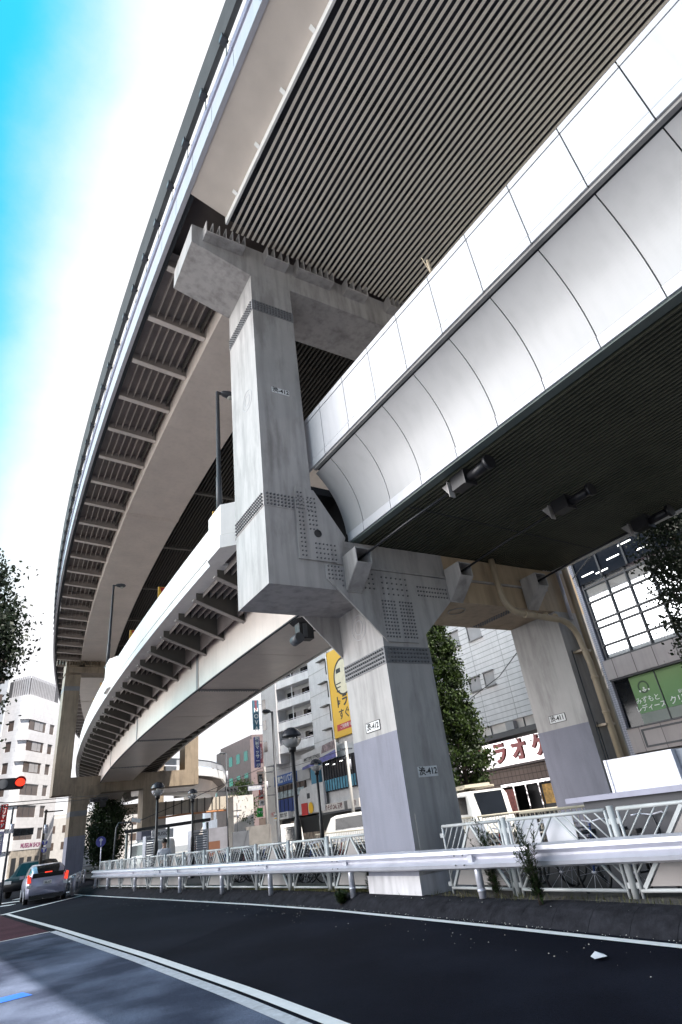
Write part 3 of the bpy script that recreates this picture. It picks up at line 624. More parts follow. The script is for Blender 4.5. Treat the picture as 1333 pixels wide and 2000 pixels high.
# ---- chevron signs
CHY = mat('sign_yellow', (.75,.42,.03), .5); CHR = mat('sign_red', (.45,.03,.02), .5)
for i, (s, lab) in enumerate(((5.75,'nearest yellow and red chevron sign on the parapet'),(12.5,'second yellow and red chevron sign along the parapet'),(18.2,'third yellow chevron sign along the parapet'),(24.2,'chevron sign just behind the far parapet lamp'),(28.6,'fifth chevron sign, small, beside the brown pier'),(33,'farthest tiny chevron sign on the curving parapet'))):
    x, y, _ = PC(s, -1.95, 0); z = 10.24
    r_ = root('chevron_sign', (x, y, z), lab, 'road sign', 'chevron signs on the curve')
    q = MB(); q.tube([(x,y,z),(x,y,z+.3)], .03, 8); q.build('post', GALV, r_)
    q = MB(); q.prism([(x-.02,z+.18),(x+.40,z+.18),(x+.40,z+.86),(x-.02,z+.86)], 'y', y-.02, y+.02); b = q.build('plate', CHY, r_)
    q = MB(); q.prism([(x+.04,z+.2),(x+.24,z+.2),(x+.36,z+.52),(x+.24,z+.84),(x+.04,z+.84),(x+.16,z+.52)], 'y', y-.028, y-.022); q.build('chevron', CHR, b)

# ================================================================ GUARD RAIL, FENCE
RT = [(-14,1.7),(-9,.95),(-4.7,.36),(-1.7,-.1),(2,-.27),(6,-.5),(14,-1.1),(24.6,-1.62)]
gr_ = root('guard_rail', (0, 8, .2), 'long galvanised corrugated guard rail along the kerb in front of the fence', 'guard rail')
prof = [(.01,.0),(-.06,.03),(-.07,.08),(.01,.135),(.01,.165),(-.07,.22),(-.06,.27),(.01,.30),(.016,.30),(-.054,.27),(-.064,.22),(.016,.165),(.016,.135),(-.064,.08),(-.054,.03),(.016,.0)]
def rail(par, tab, s0, s1, z, step=.5, m=GALV, k=1):
    n = int((s1-s0)/step); V = []; F = []; M_ = len(prof)
    for i in range(n+1):
        s = s0+(s1-s0)*i/n; x = lerp(tab, s)
        # smooth kinks
        x = (lerp(tab, s-.7)+2*x+lerp(tab, s+.7))/4
        for a, b in prof: V.append((x+a*1.3, s, z+b*k))
    for i in range(n):
        for j in range(M_): F.append((i*M_+j, i*M_+(j+1)%M_, (i+1)*M_+(j+1)%M_, (i+1)*M_+j))
    F += [tuple(range(M_)), tuple(n*M_+j for j in range(M_))]
    q = MB(); q.add(V, F, False); return q.build('rail_beam', m, par)
rail(gr_, RT, -13, 24.6, .62, k=1.07)
for s in (-9.2, -5.6, -1.65, 2.2, 5.98, 9.0, 12.4, 14.2, 17.6, 22.0, 24.4):
    x = lerp(RT, s)+.1
    q = MB(); q.tube([(x,s,.15),(x,s,.93)], .062, 12); q.box(x-.13,x-.03,s-.06,s+.06,.68,.86); q.tube([(x,s,.30),(x,s,.34)], .07, 12); q.build('post', GALV, gr_)
q = MB()
for s in (-1.35, 2.6, 6.4, 10.3, 14.5):
    x = lerp(RT, s)-.083
    q.bolts((x, s, .70), (0,-1,0), (0,0,1), 2, 2, .22, .14, .014, .014)
q.build('bolts', DARKM, gr_)
R2 = [(24,-2.6),(27,-2.3),(33,-1.2),(40,.3),(44,1.0)]
g2 = root('guard_rail', (-2, 26, 0), 'short far guard rail beside the foot of the brown pier', 'guard rail')
rail(g2, R2, 25.0, 42, .5)
for s in (25.3, 27, 31, 36, 41):
    x = lerp(R2, s)+.1; MB().tube([(x,s,0),(x,s,.8)], .06, 8).build('post', GALV, g2)
# pipe fence panels
FT = [(-14,2.6),(-9,1.55),(-6.2,.82),(-4.15,.52),(-2.05,.42),(-.3,.42),(1.75,.22),(24,-1.45)]
def fence(s0, s1, lab, style):
    x0, x1 = lerp(FT, s0), lerp(FT, s1); a = Vector((x0,s0,0)); b = Vector((x1,s1,0)); L_ = (b-a).length; d = (b-a)/L_
    r_ = root('fence_panel', (x0, s0, .19), lab, 'fence', 'pipe fence panels along the verge')
    def P(t, z): v = a+d*t; return (v.x, v.y, z)
    zb, zt = .28, 1.27; e = .1
    q = MB(); q.tube([P(0,.15), P(0,1.32)], .048, 10); q.build('post', FENCE, r_)
    q = MB()
    for p0, p1, rr in ((P(e,zb),P(L_-e,zb),.024),(P(e,zt),P(L_-e,zt),.027),(P(e,.17),P(e,zt),.022),(P(L_-e,.17),P(L_-e,zt),.022)): q.tube([p0,p1], rr, 8)
    for t, z in ((e/2,1.12),(e/2,.34),(L_-e/2,1.12),(L_-e/2,.34)): q.beam(P(t-.05,z),P(t+.05,z),.02,.07)
    q.build('frame', FENCE, r_)
    mid = L_/2; q = MB(); hw = .42 if style else .78
    for sg in (-1, 1): q.tube([P(mid+sg*.02,zt), P(mid+sg*(L_/2-e-.03),zb+.02)], .02, 8) if not style else q.beam(P(mid+sg*.02,zt-.02), P(mid+sg*(L_/2-e-.06),zb+.03), .03, .05)
    for k in range(1, 5):
        f = k/5
        for sg in (-1, 1):
            t0 = mid+sg*(f*(L_/2-e)); 
            zz = zb+(zt-zb)*f
            q.tube([P(t0,zt-.01), P(mid+sg*(L_/2-e-.01), zt-(zt-zb)*(1-f))], .012, 6)
    q.build('diagonal_bars', FENCE, r_)
    if style:
        q = MB(); p = [P(mid,zt-.07),P(mid+(L_/2-e-.14),zb+.05),P(mid-(L_/2-e-.14),zb+.05)]
        V = [(v[0]+.012,v[1],v[2]) for v in p]+[(v[0]-.0,v[1],v[2]) for v in p]; q.add(V, [(0,1,2),(5,4,3),(0,3,4,1),(1,4,5,2),(2,5,3,0)]); q.build('infill_panel', FPANEL, r_)
segs = [(-12.6,-10.4,1),(-10.4,-8.3,1),(-8.3,-6.2,1),(-6.2,-4.15,1),(-4.15,-2.05,0),(-2.05,-.3,1)]
labs = ['fence panel far right outside the picture edge','fence panel second outside the right edge','fence panel third outside the right edge','pale green fence panel with solid beige triangle at the right picture edge','open pipe fence panel with white placards behind it','fence panel just right of the near column, weeds on its top']
for (a, b, c), l in zip(segs, labs): fence(a, b, l, c)
s = 1.75; i = 0
ordn = ['first','second','third','fourth','fifth','sixth','seventh','eighth','ninth','tenth','eleventh','twelfth']
while s < 23:
    fence(s, s+1.78, 'pipe fence panel %s to the left of the near column behind the guard rail' % ordn[i], i % 2 == 0 or i > 5); s += 1.86; i += 1

# ---- placards, cabinet behind the fence
for i, (y0, y1, z0, z1, lab) in enumerate(((-2.62,-2.12,.88,1.26,'left white placard wired behind the open fence panel'),(-3.35,-2.75,.88,1.26,'right white placard wired behind the open fence panel'),(-1.35,-1.0,.85,1.25,'narrow white notice hanging behind the fence next to the near column'),(-2.0,-1.75,.8,1.25,'pale sheet behind the fence post between two panels'))):
    x = .62
    o = MB().prism([(y0,z0+.03),(y0+.03,z0),(y1-.03,z0),(y1,z0+.03),(y1,z1),(y0,z1)], 'x', x, x+.006).build('placard', CLOTHW); tag(o, lab, 'placard', 'white placards behind the fence')
cb = root('utility_cabinet', (2.2, -4.5, .1), 'white and grey metal cabinet standing behind the fence at the right', 'cabinet')
LAV = mat('lavender_metal', (.33,.33,.42), .45, var=.06, streak=.2)
MB().box(1.9, 3.2, -6.2, -2.6, .1, 1.38).build('lower_box', mat('dark_box', (.07,.07,.08), .6), cb)
q = MB(); q.prism([(-6.2,1.38),(-2.3,1.38),(-2.3,1.46),(-6.2,1.46)], 'x', 1.8, 3.3); q.build('ledge', LAV, cb)
q = MB(); q.box(2.2, 3.0, -4.35, -3.05, 1.46, 1.98); q.build('white_box', mat('scratched_white', (.68,.68,.72), .4, var=.08, scale=12), cb)
MB().box(2.18, 2.199, -3.1, -3.05, 1.46, 1.98).build('hinge_strip', GALV, cb)
MB().box(2.3, 3.2, -6.2, -4.36, 1.46, 1.97).build('grey_box', mat('slate_metal', (.16,.18,.22), .4), cb)

# ---- second thin railing behind (yellowish top)
PR = mat('cream_rail', (.55,.50,.40), .5)
for (a, b, x, zt, lab) in ((2.0,9.5,7.9,1.2,'thin cream pedestrian railing behind the bicycles on the plaza, left stretch'),(10.0,19,7.9,1.2,'thin cream pedestrian railing in front of the white vans'),(-4,1.6,4.6,1.25,'thin cream railing at the foot of the right hand column')):
    r_ = root('pedestrian_railing', (x, a, .1), lab, 'railing', 'cream pedestrian railings')
    q = MB(); q.tube([(x,a,zt),(x,b,zt)], .03, 8); q.tube([(x,a,.3),(x,b,.3)], .02, 8); q.build('rails', PR, r_)
    q = MB(); s = a
    while s < b: q.tube([(x,s,.3),(x,s,zt)], .012, 5); s += .16
    q.build('balusters', PR, r_)

# ================================================================ BICYCLES
def bicycle(col, seed):
    r_ = bpy.data.objects.new('bicycle', None); COL.objects.link(r_); WL[r_.name] = (0,0,0)
    m = mat('bike_'+str(seed), col, .35)
    for y, nm in ((-.53,0),(.53,0)):
        q = MB(); n = 20; pts = [(0, y+.33*math.cos(t*2*math.pi/n), .33+.33*math.sin(t*2*math.pi/n)) for t in range(n+1)]
        q.tube(pts, .022, 6); wl = q.build('wheel', TYRE, r_, True)
        q = MB()
        for k in range(10): t = k*math.pi/5; q.beam((0,y,.33), (0,y+.31*math.cos(t),.33+.31*math.sin(t)), .004, .004, (1,0,0))
        q.tube([(-.04,y,.33),(.04,y,.33)], .02, 6); q.build('spokes', GALV, wl, True)
    q = MB()
    for a, b in (((0,-.53,.33),(0,-.1,.3)),((0,-.1,.3),(0,-.22,.78)),((0,-.53,.33),(0,-.2,.7)),((0,-.1,.3),(0,.36,.75)),((0,-.17,.55),(0,.38,.8)),((0,.53,.33),(0,.34,.98))): q.tube([a,b], .016, 6)
    q.build('frame', m, r_, True)
    q = MB(); q.tube([(-.27,.2,1.02),(-.2,.3,1.03),(0,.34,1.0),(.2,.3,1.03),(.27,.2,1.02)], .013, 6); q.build('handlebar', GALV, r_, True)
    q = MB(); q.prism([(-.09,-.36),(.09,-.36),(.03,-.1),(-.03,-.1)], 'z', .80, .86); q.build('saddle', BLACK, r_, True)
    q = MB()
    for z in (.72,.80,.88,.95):
        k = .13+.04*(z-.72)/.23
        q.tube([(-k,.5,z),(k,.5,z),(k,.78,z),(-k,.78,z),(-k,.5,z)], .006, 4)
    for x, y in ((-.14,.5),(0,.5),(.14,.5),(-.14,.78),(0,.78),(.14,.78),(-.15,.64),(.15,.64)): q.tube([(x,y,.72),(x*1.15,y,.95)], .005, 4)
    q.build('basket', DARKM, r_, True)
    q = MB(); q.tube([(0,-.53+.36*math.cos(t), .33+.36*math.sin(t)) for t in (.6,1.0,1.4,1.8,2.2,2.6)], .018, 5); q.build('mudguard', GALV, r_, True)
    return r_
bk0 = [bicycle((.02,.02,.025), 1), bicycle((.25,.03,.03), 2), bicycle((.3,.3,.33), 3), bicycle((.03,.06,.2), 4)]
cn = ['black','red','silver','blue']
spots = [(1.5,-3.9),(1.55,-3.2),(1.6,-2.55),(1.5,-1.8),(1.6,-1.0)]+[(2.2+.15*math.sin(k*2.1), 2.6+k*.62) for k in range(24)]
used = set(); near_n = ['first','second','third','fourth','fifth']
for i, (x, y) in enumerate(spots):
    k = (i*7+i//3) % 4
    rz = math.pi/2+random.uniform(-.25,.25)+(math.pi if i % 3 == 0 else 0)
    lab = ('%s framed bicycle, %s from the right behind the open fence panels' % (cn[k], near_n[i])) if i < 5 else '%s framed bicycle parked in the row left of the near column' % cn[k]
    if k not in used: used.add(k); o = bk0[k]; o.location = (x,y,.1); o.rotation_euler = (0,0,rz)
    else: o = dup(bk0[k], (x,y,.1), rz)
    tag(o, lab, 'bicycle', ('bicycles parked on the plaza, %s' % cn[k]) if i >= 5 else 'bicycles behind the right fence')

# ================================================================ CARS
def car(name, lab, cat, loc, rz, paint, st, W, belt_in=.86, glass=True, wheels=(.8,3.5), wr=.32, lights='rear', grp=None, plate=None, extra=None, rw=None, fw=None):
    """st: stations (y, zlow, zbelt, zroof) from the rear (y=0) forward; car points to +Y"""
    r_ = root(name, loc, lab, cat, grp, rz); WL[r_.name] = (0,0,0); r_name = r_
    hw = W/2; L_ = st[-1][0]
    def wid(y):
        e = min(y, L_-y); return hw*(1-.16*max(0, (.45-e)/.45)**2)
    def pt(i, side, u):   # u 0..1 bottom-belt, 1..2 belt-roof
        y, zl, zb, zr = st[i]; w_ = wid(y)
        if u <= 1:
            z = zl+(zb-zl)*u; bul = w_*(1-.05*(1-u)**2-.04*max(0, u-.7)/.3)
        else:
            z = zb+(zr-zb)*(u-1); bul = w_*(.96+(belt_in-.96)*(u-1))-(.04 if u > 1.9 and zr-zb > .1 else 0)*0
        return Vector((side*bul, y, z))
    US = (0,.3,.7,1,1.5,1.88,2)
    V = []; F = []; ring = len(US)*2
    for i in range(len(st)):
        for side, us in ((-1, US), (1, tuple(reversed(US)))):
            for u in us:
                p = pt(i, side, u)
                if u == 2: p.x *= .9; 
                if u == 2: p.z += .03 if st[i][3]-st[i][2] > .1 else .0
                V.append(p)
    for i in range(len(st)-1):
        for k in range(ring): F.append((i*ring+k, i*ring+(k+1)%ring, (i+1)*ring+(k+1)%ring, (i+1)*ring+k))
    F += [tuple(range(ring)), tuple((len(st)-1)*ring+k for k in range(ring))]
    q = MB(); q.add(V, F, True); body = q.build('body', paint, r_, True)
    me = body.data
    # side windows
    cab = [i for i in range(len(st)) if st[i][3]-st[i][2] > .12]
    for side in (-1, 1):
        for a, b in zip(cab[::2], cab[2::2]):
            q = MB(); o = Vector((side*.012, 0, .0))
            A = [pt(a,side,1.12),pt((a+b)//2,side,1.12),pt(b,side,1.12),pt(b,side,1.84),pt((a+b)//2,side,1.84),pt(a,side,1.84)]
            A[0].y += .06; A[5].y += .06; A[2].y -= .06; A[3].y -= .06
            q.add([p+o for p in A], [(0,1,4,5),(1,2,3,4)]); q.build('side_window', GLASS, r_, True)
    def screen(i, j, nm, sgn):
        V = []
        for k in range(i, j+1):
            l = pt(k,-1,2); r = pt(k,1,2); tap = .74; l.x *= tap; r.x *= tap
            up_ = .03 if st[k][3]-st[k][2] > .1 else 0
            for p in (l, r): p.z += up_+.012; p.y += sgn*.022; V.append(p)
        q = MB(); q.add(V, [(2*k,2*k+1,2*k+3,2*k+2) for k in range(j-i)]); return q.build(nm, GLASS, r_, True)
    if rw is None: rw = (0, cab[0])
    if rw[0] < rw[1]: screen(rw[0], rw[1], 'rear_window', -1)
    if fw is None: fw = (cab[-1], cab[-1]+1)
    screen(fw[0], fw[1], 'windscreen', 1)
    for wy in wheels:
        for side in (-1, 1):
            q = MB(); q.tube([(side*(hw-.19),wy,wr),(side*(hw+.0),wy,wr)], wr, 20); wl = q.build('wheel', TYRE, r_, True)
            q = MB(); q.tube([(side*(hw-.02),wy,wr),(side*(hw+.008),wy,wr)], wr*.62, 14); q.build('rim', GALV, wl, True)
    if extra: extra(r_, st, hw)
    return r_
RED = mat('tail_red', (.5,.02,.01), .2, emit=(1,.06,.03,.7)); CLEAR = mat('lamp_clear', (.75,.75,.75), .1)
SILV = mat('silver_blue_paint', (.40,.40,.52), .3, metal=.5, var=.03, coat=.6)
def hatch_extra(r_, st, hw):
    q = MB(); q.box(-.42,.42,-.035,-.0,.60,.66) ; q.build('boot_trim', SILV, r_, True)
    q = MB(); q.box(-.17,.17,-.05,-.02,.72,.86); p = q.build('number_plate', PLATE, r_, True); text('36-47', (0,-.056,.78), *LY, .12, INK, p)
    for s_ in (-1, 1):
        q = MB(); q.prism([(s_*(hw-.20),.84),(s_*(hw-.05),.80),(s_*(hw-.03),1.12),(s_*(hw-.10),1.14)], 'y', -.03, .22); q.build('tail_light', RED, r_, True)
        q = MB(); q.prism([(s_*(hw-.22),.66),(s_*(hw-.05),.62),(s_*(hw-.05),.73),(s_*(hw-.23),.77)], 'y', -.025, .15); q.build('reversing_light', CLEAR, r_, True)
        q = MB(); q.box(s_*hw-(.02 if s_ > 0 else .16), s_*hw+(.16 if s_ > 0 else .02), 2.75, 2.9, .98, 1.12); q.build('door_mirror', SILV, r_, True)
    MB().box(-.15,.15,-.02,.06,1.16,1.20).build('brake_light', RED, r_, True)
    MB().box(-hw*.8,hw*.8,.0,.3,.18,.34).build('rear_valance', BLACK, r_, True)
    MB().box(-.64,.64,-.012,.03,.99,1.17).build('lower_rear_glass', GLASS, r_, True)
    q = MB(); q.tube([(.25,.9,1.47),(.25,.75,1.62)], .006, 5); q.build('aerial', BLACK, r_, True)
hst = [(0,.32,.95,.96),(.06,.25,1.0,1.13),(.30,.22,1.0,1.30),(.72,.22,.99,1.42),(1.25,.22,.98,1.475),(1.9,.22,.96,1.49),(2.6,.22,.95,1.46),(3.1,.22,.94,1.32),(3.75,.22,.92,.94),(4.2,.24,.82,.83),(4.45,.3,.68,.69)]
cx, cy = -7.51+(-4.02+7.51)*1.07, -10.24+(21.06+10.24)*1.07
car('parked_car', 'silver hatchback seen from behind with red brake lights lit', 'car', (cx, cy, 0), R(-2), SILV, hst, 1.75, .74, wheels=(.85,3.55), extra=hatch_extra, grp='cars on the road', rw=(1,3), fw=(6,8))
bpy.data.objects['parked_car'].name = 'car'
DARKP = mat('dark_car_paint', (.014,.014,.016), .4, spec=.25)
sst = [(0,.4,1.05,1.06),(.1,.35,1.1,1.5),(.6,.3,1.1,1.68),(1.6,.3,1.08,1.72),(2.4,.3,1.06,1.70),(3.0,.3,1.05,1.62),(3.7,.3,1.02,1.04),(4.5,.35,.95,.96),(4.7,.4,.8,.81)]
def suv_extra(r_, st, hw):
    for s_ in (-1, 1): MB().box(s_*.55-.2,s_*.55+.2,4.62,4.72,.72,.88).build('headlight', CLEAR, r_, True)
car('car', 'dark people carrier turning beyond the silver hatchback', 'car', (-2.3, 37.0, 0), R(-205), DARKP, sst, 1.8, .78, wheels=(.9,3.8), wr=.34, extra=suv_extra, grp='cars on the road', rw=(1,2), fw=(5,6))
WP = mat('white_car_paint', (.80,.79,.76), .3, var=.02, coat=.5)
vst = [(0,.3,1.15,1.9),(.15,.25,1.15,1.96),(1.2,.25,1.15,1.98),(2.4,.25,1.15,1.98),(3.5,.25,1.13,1.95),(3.9,.25,1.1,1.85),(4.5,.28,1.02,1.04),(4.7,.35,.8,.82)]
car('van', 'large white van parked across the plaza beside the globe lamps', 'van', (13.2, 20.0, 0), R(18), WP, vst, 1.75, .82, wheels=(.9,3.9), grp='white vans on the far road')
kst = [(0,.3,1.1,1.8),(.1,.25,1.1,1.85),(1.2,.25,1.08,1.88),(2.2,.25,1.06,1.88),(2.8,.25,1.03,1.7),(3.2,.28,.95,.97),(3.35,.35,.8,.82)]
car('van', 'small white van left of the large one on the far road', 'van', (10.9, 28.6, 0), R(160), WP, kst, 1.48, .84, wheels=(.6,2.7), wr=.27, grp='white vans on the far road')
def rack(r_, st, hw):
    q = MB()
    for x in (-.6, .6): q.tube([(x,.2,2.12),(x,2.2,2.12)], .02, 6)
    for y in (.3,.9,1.5,2.1): q.tube([(-.65,y,2.16),(.65,y,2.16)], .02, 6)
    q.box(-.5,.5,.1,2.1,2.18,2.26); q.build('roof_rack', PR, r_, True)
    for s_ in (-1, 1): MB().box(s_*.55-.12,s_*.55+.12,3.28,3.36,.7,.85).build('headlight', CLEAR, r_, True)
    q = MB(); q.box(-.6,.6,3.30,3.37,.45,.6); q.build('bumper', DARKM, r_, True)
tst = [(0,.4,1.2,1.9),(.1,.35,1.2,1.98),(1.0,.35,1.2,2.0),(2.0,.35,1.2,2.0),(2.7,.35,1.2,1.98),(2.95,.35,1.2,1.9),(3.25,.35,1.1,1.14),(3.35,.4,.8,.82)]
car('van', 'white van with a roof rack seen between the two columns', 'van', (9.7, 9.6, 0), R(158), WP, tst, 1.6, .9, wheels=(.6,2.8), wr=.28, extra=rack, grp='white vans on the far road')
def amb(r_, st, hw):
    q = MB(); q.box(-.75,.75,2.6,2.9,2.0,2.12); q.build('light_bar', CLEAR, r_, True)
    q = MB(); q.box(-.72,.72,.4,.45,2.05,2.55); b = q.build('roof_sign', PLATE, r_, True); text('MUSICS', (0,.39,2.3), *LY, .28, INK, b)
car('van', 'white van with a board on its roof behind the person in white', 'van', (3.6, 31, 0), R(10), WP, vst, 1.7, .84, wheels=(.9,3.9), extra=amb, grp='white vans on the far road')
# motorcycle rider edge at the left of the frame
mc = root('scooter', (-7.2, 6.2, 0), 'dark delivery scooter cut off by the left picture edge', 'scooter')
q = MB(); n = 18
for y in (5.6, 6.8): q.tube([(-6.95, y+.26*math.cos(t*2*math.pi/n), .28+.26*math.sin(t*2*math.pi/n)) for t in range(n+1)], .055, 8)
q.build('wheel', TYRE, mc)
q = MB(); q.box(-7.2,-6.72,5.35,5.95,.62,1.12); q.box(-7.22,-6.70,5.33,5.97,1.1,1.16); q.build('cargo_box', BLACK, mc)
q = MB(); q.prism([(5.4,.42),(6.3,.40),(6.9,.45),(6.95,.95),(6.75,1.0),(6.6,.5),(6.2,.5),(6.1,.75),(5.4,.75)], 'x', -7.1, -6.82); q.build('body', DARKP, mc)
q = MB(); q.box(-6.86,-6.76,5.3,5.34,.7,.78); q.build('tail_light', RED, mc)
q = MB(); q.tube([(-7.25,6.7,1.1),(-6.95,6.75,1.05),(-6.65,6.7,1.1)], .02, 6); q.build('handlebar', BLACK, mc)

# ================================================================ PERSON
def person(loc, rz, lab, shirt, trousers, hair=(.02,.018,.016), sc_=1.0):
    m = {}
    def chain(bm, pts, par=None):
        prev = par
        for p, r in pts:
            v = bm.verts.new(p); m[v] = r
            if prev is not None: bm.edges.new((prev, v))
            prev = v
        return prev
    root_o = root('person', loc, lab, 'person', None, rz); WL[root_o.name] = (0,0,0)
    def skinned(build, name, mt, parent, sub=1):
        m.clear(); bm = bmesh.new(); build(bm); bm.verts.index_update(); rad = [m[v] for v in bm.verts]
        me = bpy.data.meshes.new(name); bm.to_mesh(me); bm.free(); o = bpy.data.objects.new(name, me); COL.objects.link(o)
        sk = o.modifiers.new('s', 'SKIN'); 
        for i, r in enumerate(rad): me.skin_vertices[0].data[i].radius = (r, r*.8) if not isinstance(r, tuple) else r
        me.skin_vertices[0].data[0].use_root = True
        sd = o.modifiers.new('d', 'SUBSURF'); sd.levels = sub; sd.render_levels = sub
        dg = bpy.context.evaluated_depsgraph_get(); me2 = bpy.data.meshes.new_from_object(o.evaluated_get(dg)); bpy.data.objects.remove(o)
        for p in me2.polygons: p.use_smooth = True
        me2.materials.clear(); me2.materials.append(mt); ob = bpy.data.objects.new(name, me2); COL.objects.link(ob); ob.parent = parent; ob.scale = (1,1,1); return ob
    SK = mat('skin', (.45,.28,.2), .6)
    def body(bm):
        pel = bm.verts.new((0,0,.93)); m[pel] = (.145,.11)
        ch = chain(bm, [((0,0,1.12),(.13,.10)),((0,.01,1.32),(.16,.11)),((0,0,1.44),(.12,.09)),((0,.01,1.52),.055),((0,.02,1.6),.085),((0,.02,1.69),.095),((0,.02,1.75),.06)], pel)
        chest = list(bm.verts)[2]
        for s_ in (-1, 1):
            e = chain(bm, [((s_*.19,0,1.40),.06),((s_*.24,-.03,1.13),.045),((s_*.25,.07,.9),.032),((s_*.25,.1,.84),.036)], chest)
            for k_, (fx, fl) in enumerate(((-.03,.06),(-.01,.075),(.01,.08),(.03,.07))): chain(bm, [((s_*.25,.1+fx,.80),.010),((s_*.25,.11+fx,.80-fl*.6),.008)], e)
            chain(bm, [((s_*.23,.14,.82),.011),((s_*.225,.155,.79),.009)], e)
            chain(bm, [((s_*.1,s_*.03,.85),(.09,.09)),((s_*.11,s_*.1,.5),.062),((s_*.11,s_*.12-.03,.12),.042),((s_*.11,s_*.12-.02,.05),.045),((s_*.12,s_*.12+.13,.03),.038)], pel)
    bd = skinned(body, 'body', SK, root_o)
    def top(bm):
        a = bm.verts.new((0,0,1.0)); m[a] = (.175,.14)
        chain(bm, [((0,0,1.15),(.165,.13)),((0,.01,1.33),(.19,.135)),((0,.0,1.46),(.10,.09))], a)
        c = list(bm.verts)[2]
        for s_ in (-1, 1): chain(bm, [((s_*.2,0,1.40),.08),((s_*.235,-.02,1.2),.07)], c)
    skinned(top, 'shirt', shirt, root_o)
    def pants(bm):
        a = bm.verts.new((0,0,.97)); m[a] = (.16,.13)
        for s_ in (-1, 1): chain(bm, [((s_*.1,s_*.03,.84),.105),((s_*.11,s_*.1,.5),.082),((s_*.11,s_*.12-.03,.12),.068)], a)
    skinned(pants, 'trousers', trousers, root_o)
    q = MB(); n = 8; q.lathe((0,.01,1.69), [(.105*math.cos(t), .115*math.sin(t)) for t in (-.35,0,.4,.8,1.2,1.57)], 14); q.build('hair', mat('hair_dark', hair, .7), root_o, True)
    q = MB(); q.lathe((0,.128,1.655), [(0,-.02),(.014,-.01),(.008,.02),(0,.03)], 8); q.build('nose', SK, root_o, True)
    for s_ in (-1,1):
        q = MB(); q.box(s_*.035-.014, s_*.035+.014, .108, .116, 1.675, 1.69); q.build('eye', INK, root_o, True)
        q = MB(); q.lathe((s_*.098,.02,1.655), [(0,-.03),(.014,-.015),(.014,.02),(0,.035)], 8); q.build('ear', SK, root_o, True)
    q = MB(); q.box(-.025,.025,.112,.119,1.605,1.612); q.build('mouth', mat('lip', (.3,.1,.09), .6), root_o, True)
    for s_ in (-1,1):
        q = MB(); q.box(s_*.12-.05, s_*.12+.05, s_*.12-.09, s_*.12+.2, 0, .07); q.build('shoe', BLACK, root_o, True)
    return root_o
person((-.5, 15.9, .05), R(-20), 'person in a white shirt walking away behind the fence', CLOTHW, mat('grey_trousers', (.2,.2,.24), .8))
person((15.9, 26.2, .12), R(80), 'distant pedestrian in a pale top on the far pavement by the restaurant', mat('pale_top', (.55,.5,.5), .8), mat('dark_trousers', (.04,.04,.05), .8))

# ================================================================ TREES AND PLANTS
def leafmat(name, c1, c2):
    m = bpy.data.materials.new(name); m.use_nodes = True; n = m.node_tree; L = n.links.new; b = n.nodes['Principled BSDF']
    b.inputs['Roughness'].default_value = .55
    g = n.nodes.new('ShaderNodeNewGeometry'); z = n.nodes.new('ShaderNodeTexNoise'); z.inputs['Scale'].default_value = 3; L(g.outputs['Position'], z.inputs[0])
    r = n.nodes.new('ShaderNodeValToRGB'); r.color_ramp.elements[0].position = .35; r.color_ramp.elements[1].position = .65; r.color_ramp.elements[0].color = (*c1,1); r.color_ramp.elements[1].color = (*c2,1)
    L(z.outputs[0], r.inputs[0]); L(r.outputs[0], b.inputs['Base Color'])
    t = n.nodes.new('ShaderNodeBsdfTranslucent'); L(r.outputs[0], t.inputs[0]); mx = n.nodes.new('ShaderNodeMixShader'); mx.inputs[0].default_value = .25
    L(b.outputs[0], mx.inputs[1]); L(t.outputs[0], mx.inputs[2]); L(mx.outputs[0], n.nodes['Material Output'].inputs[0]); return m
LF = leafmat('leaf_green', (.010,.024,.007), (.03,.055,.012)); LF2 = leafmat('ginkgo_leaf', (.006,.016,.004), (.055,.095,.014)); LF3 = leafmat('dark_leaf', (.005,.012,.005), (.014,.028,.009))
BARK = mat('bark', (.06,.045,.035), .9, var=.4, bump=.6)
def tree(base, lab, h, r, z0, clumps, leaf=LF, ls=.14, per=85, shape='round', cs=.5, tr=.16, grp=None):
    rd = random.Random(int(base[0]*31+base[1]*17+h*7))
    r_ = root('tree', base, lab, 'tree', grp)
    q = MB(); bx, by, bz = base; q.tube([(bx,by,bz),(bx+.05,by,bz+(h)*.4),(bx-.05,by+.05,bz+h*.95)], [tr,tr*.7,tr*.15], 9)
    cl = []
    for _ in range(clumps):
        t = rd.random(); z = z0+(h-z0)*t
        if shape == 'cone': rr = r*(1.05-t)**.8*math.sqrt(rd.random()*.9+.1)
        else: rr = r*math.sqrt(max(.05, 1-(2*t-1)**2))*math.sqrt(rd.random())
        a = rd.random()*2*math.pi; c = (bx+rr*math.cos(a), by+rr*math.sin(a), bz+z); cl.append(c)
        if _ % 3 == 0: q.tube([(bx,by,bz+max(z-rr*.6, z0*.8)), ((bx+c[0])/2,(by+c[1])/2,c[2]-rr*.22), c], [tr*.28,tr*.16,.01], 5)
    q.build('trunk', BARK, r_)
    q = MB(); V = []; F = []
    for c in cl:
        k = cs*rd.uniform(.6,1.3)
        for _ in range(per):
            d = Vector((rd.gauss(0,1),rd.gauss(0,1),rd.gauss(0,.6)))*k*.5; p = Vector(c)+d
            a = Vector((rd.gauss(0,1),rd.gauss(0,1),rd.gauss(0,.7))).normalized(); b = a.orthogonal().normalized(); b.rotate(Matrix.Rotation(rd.random()*6, 3, a)); e = a.cross(b)
            s_ = ls*rd.uniform(.6,1.3); o = len(V); V += [p-b*s_*.5, p+e*s_*.3, p+b*s_*.5, p-e*s_*.3]; F.append((o,o+1,o+2,o+3))
    q.add(V, F); q.build('crown', leaf, r_); return r_
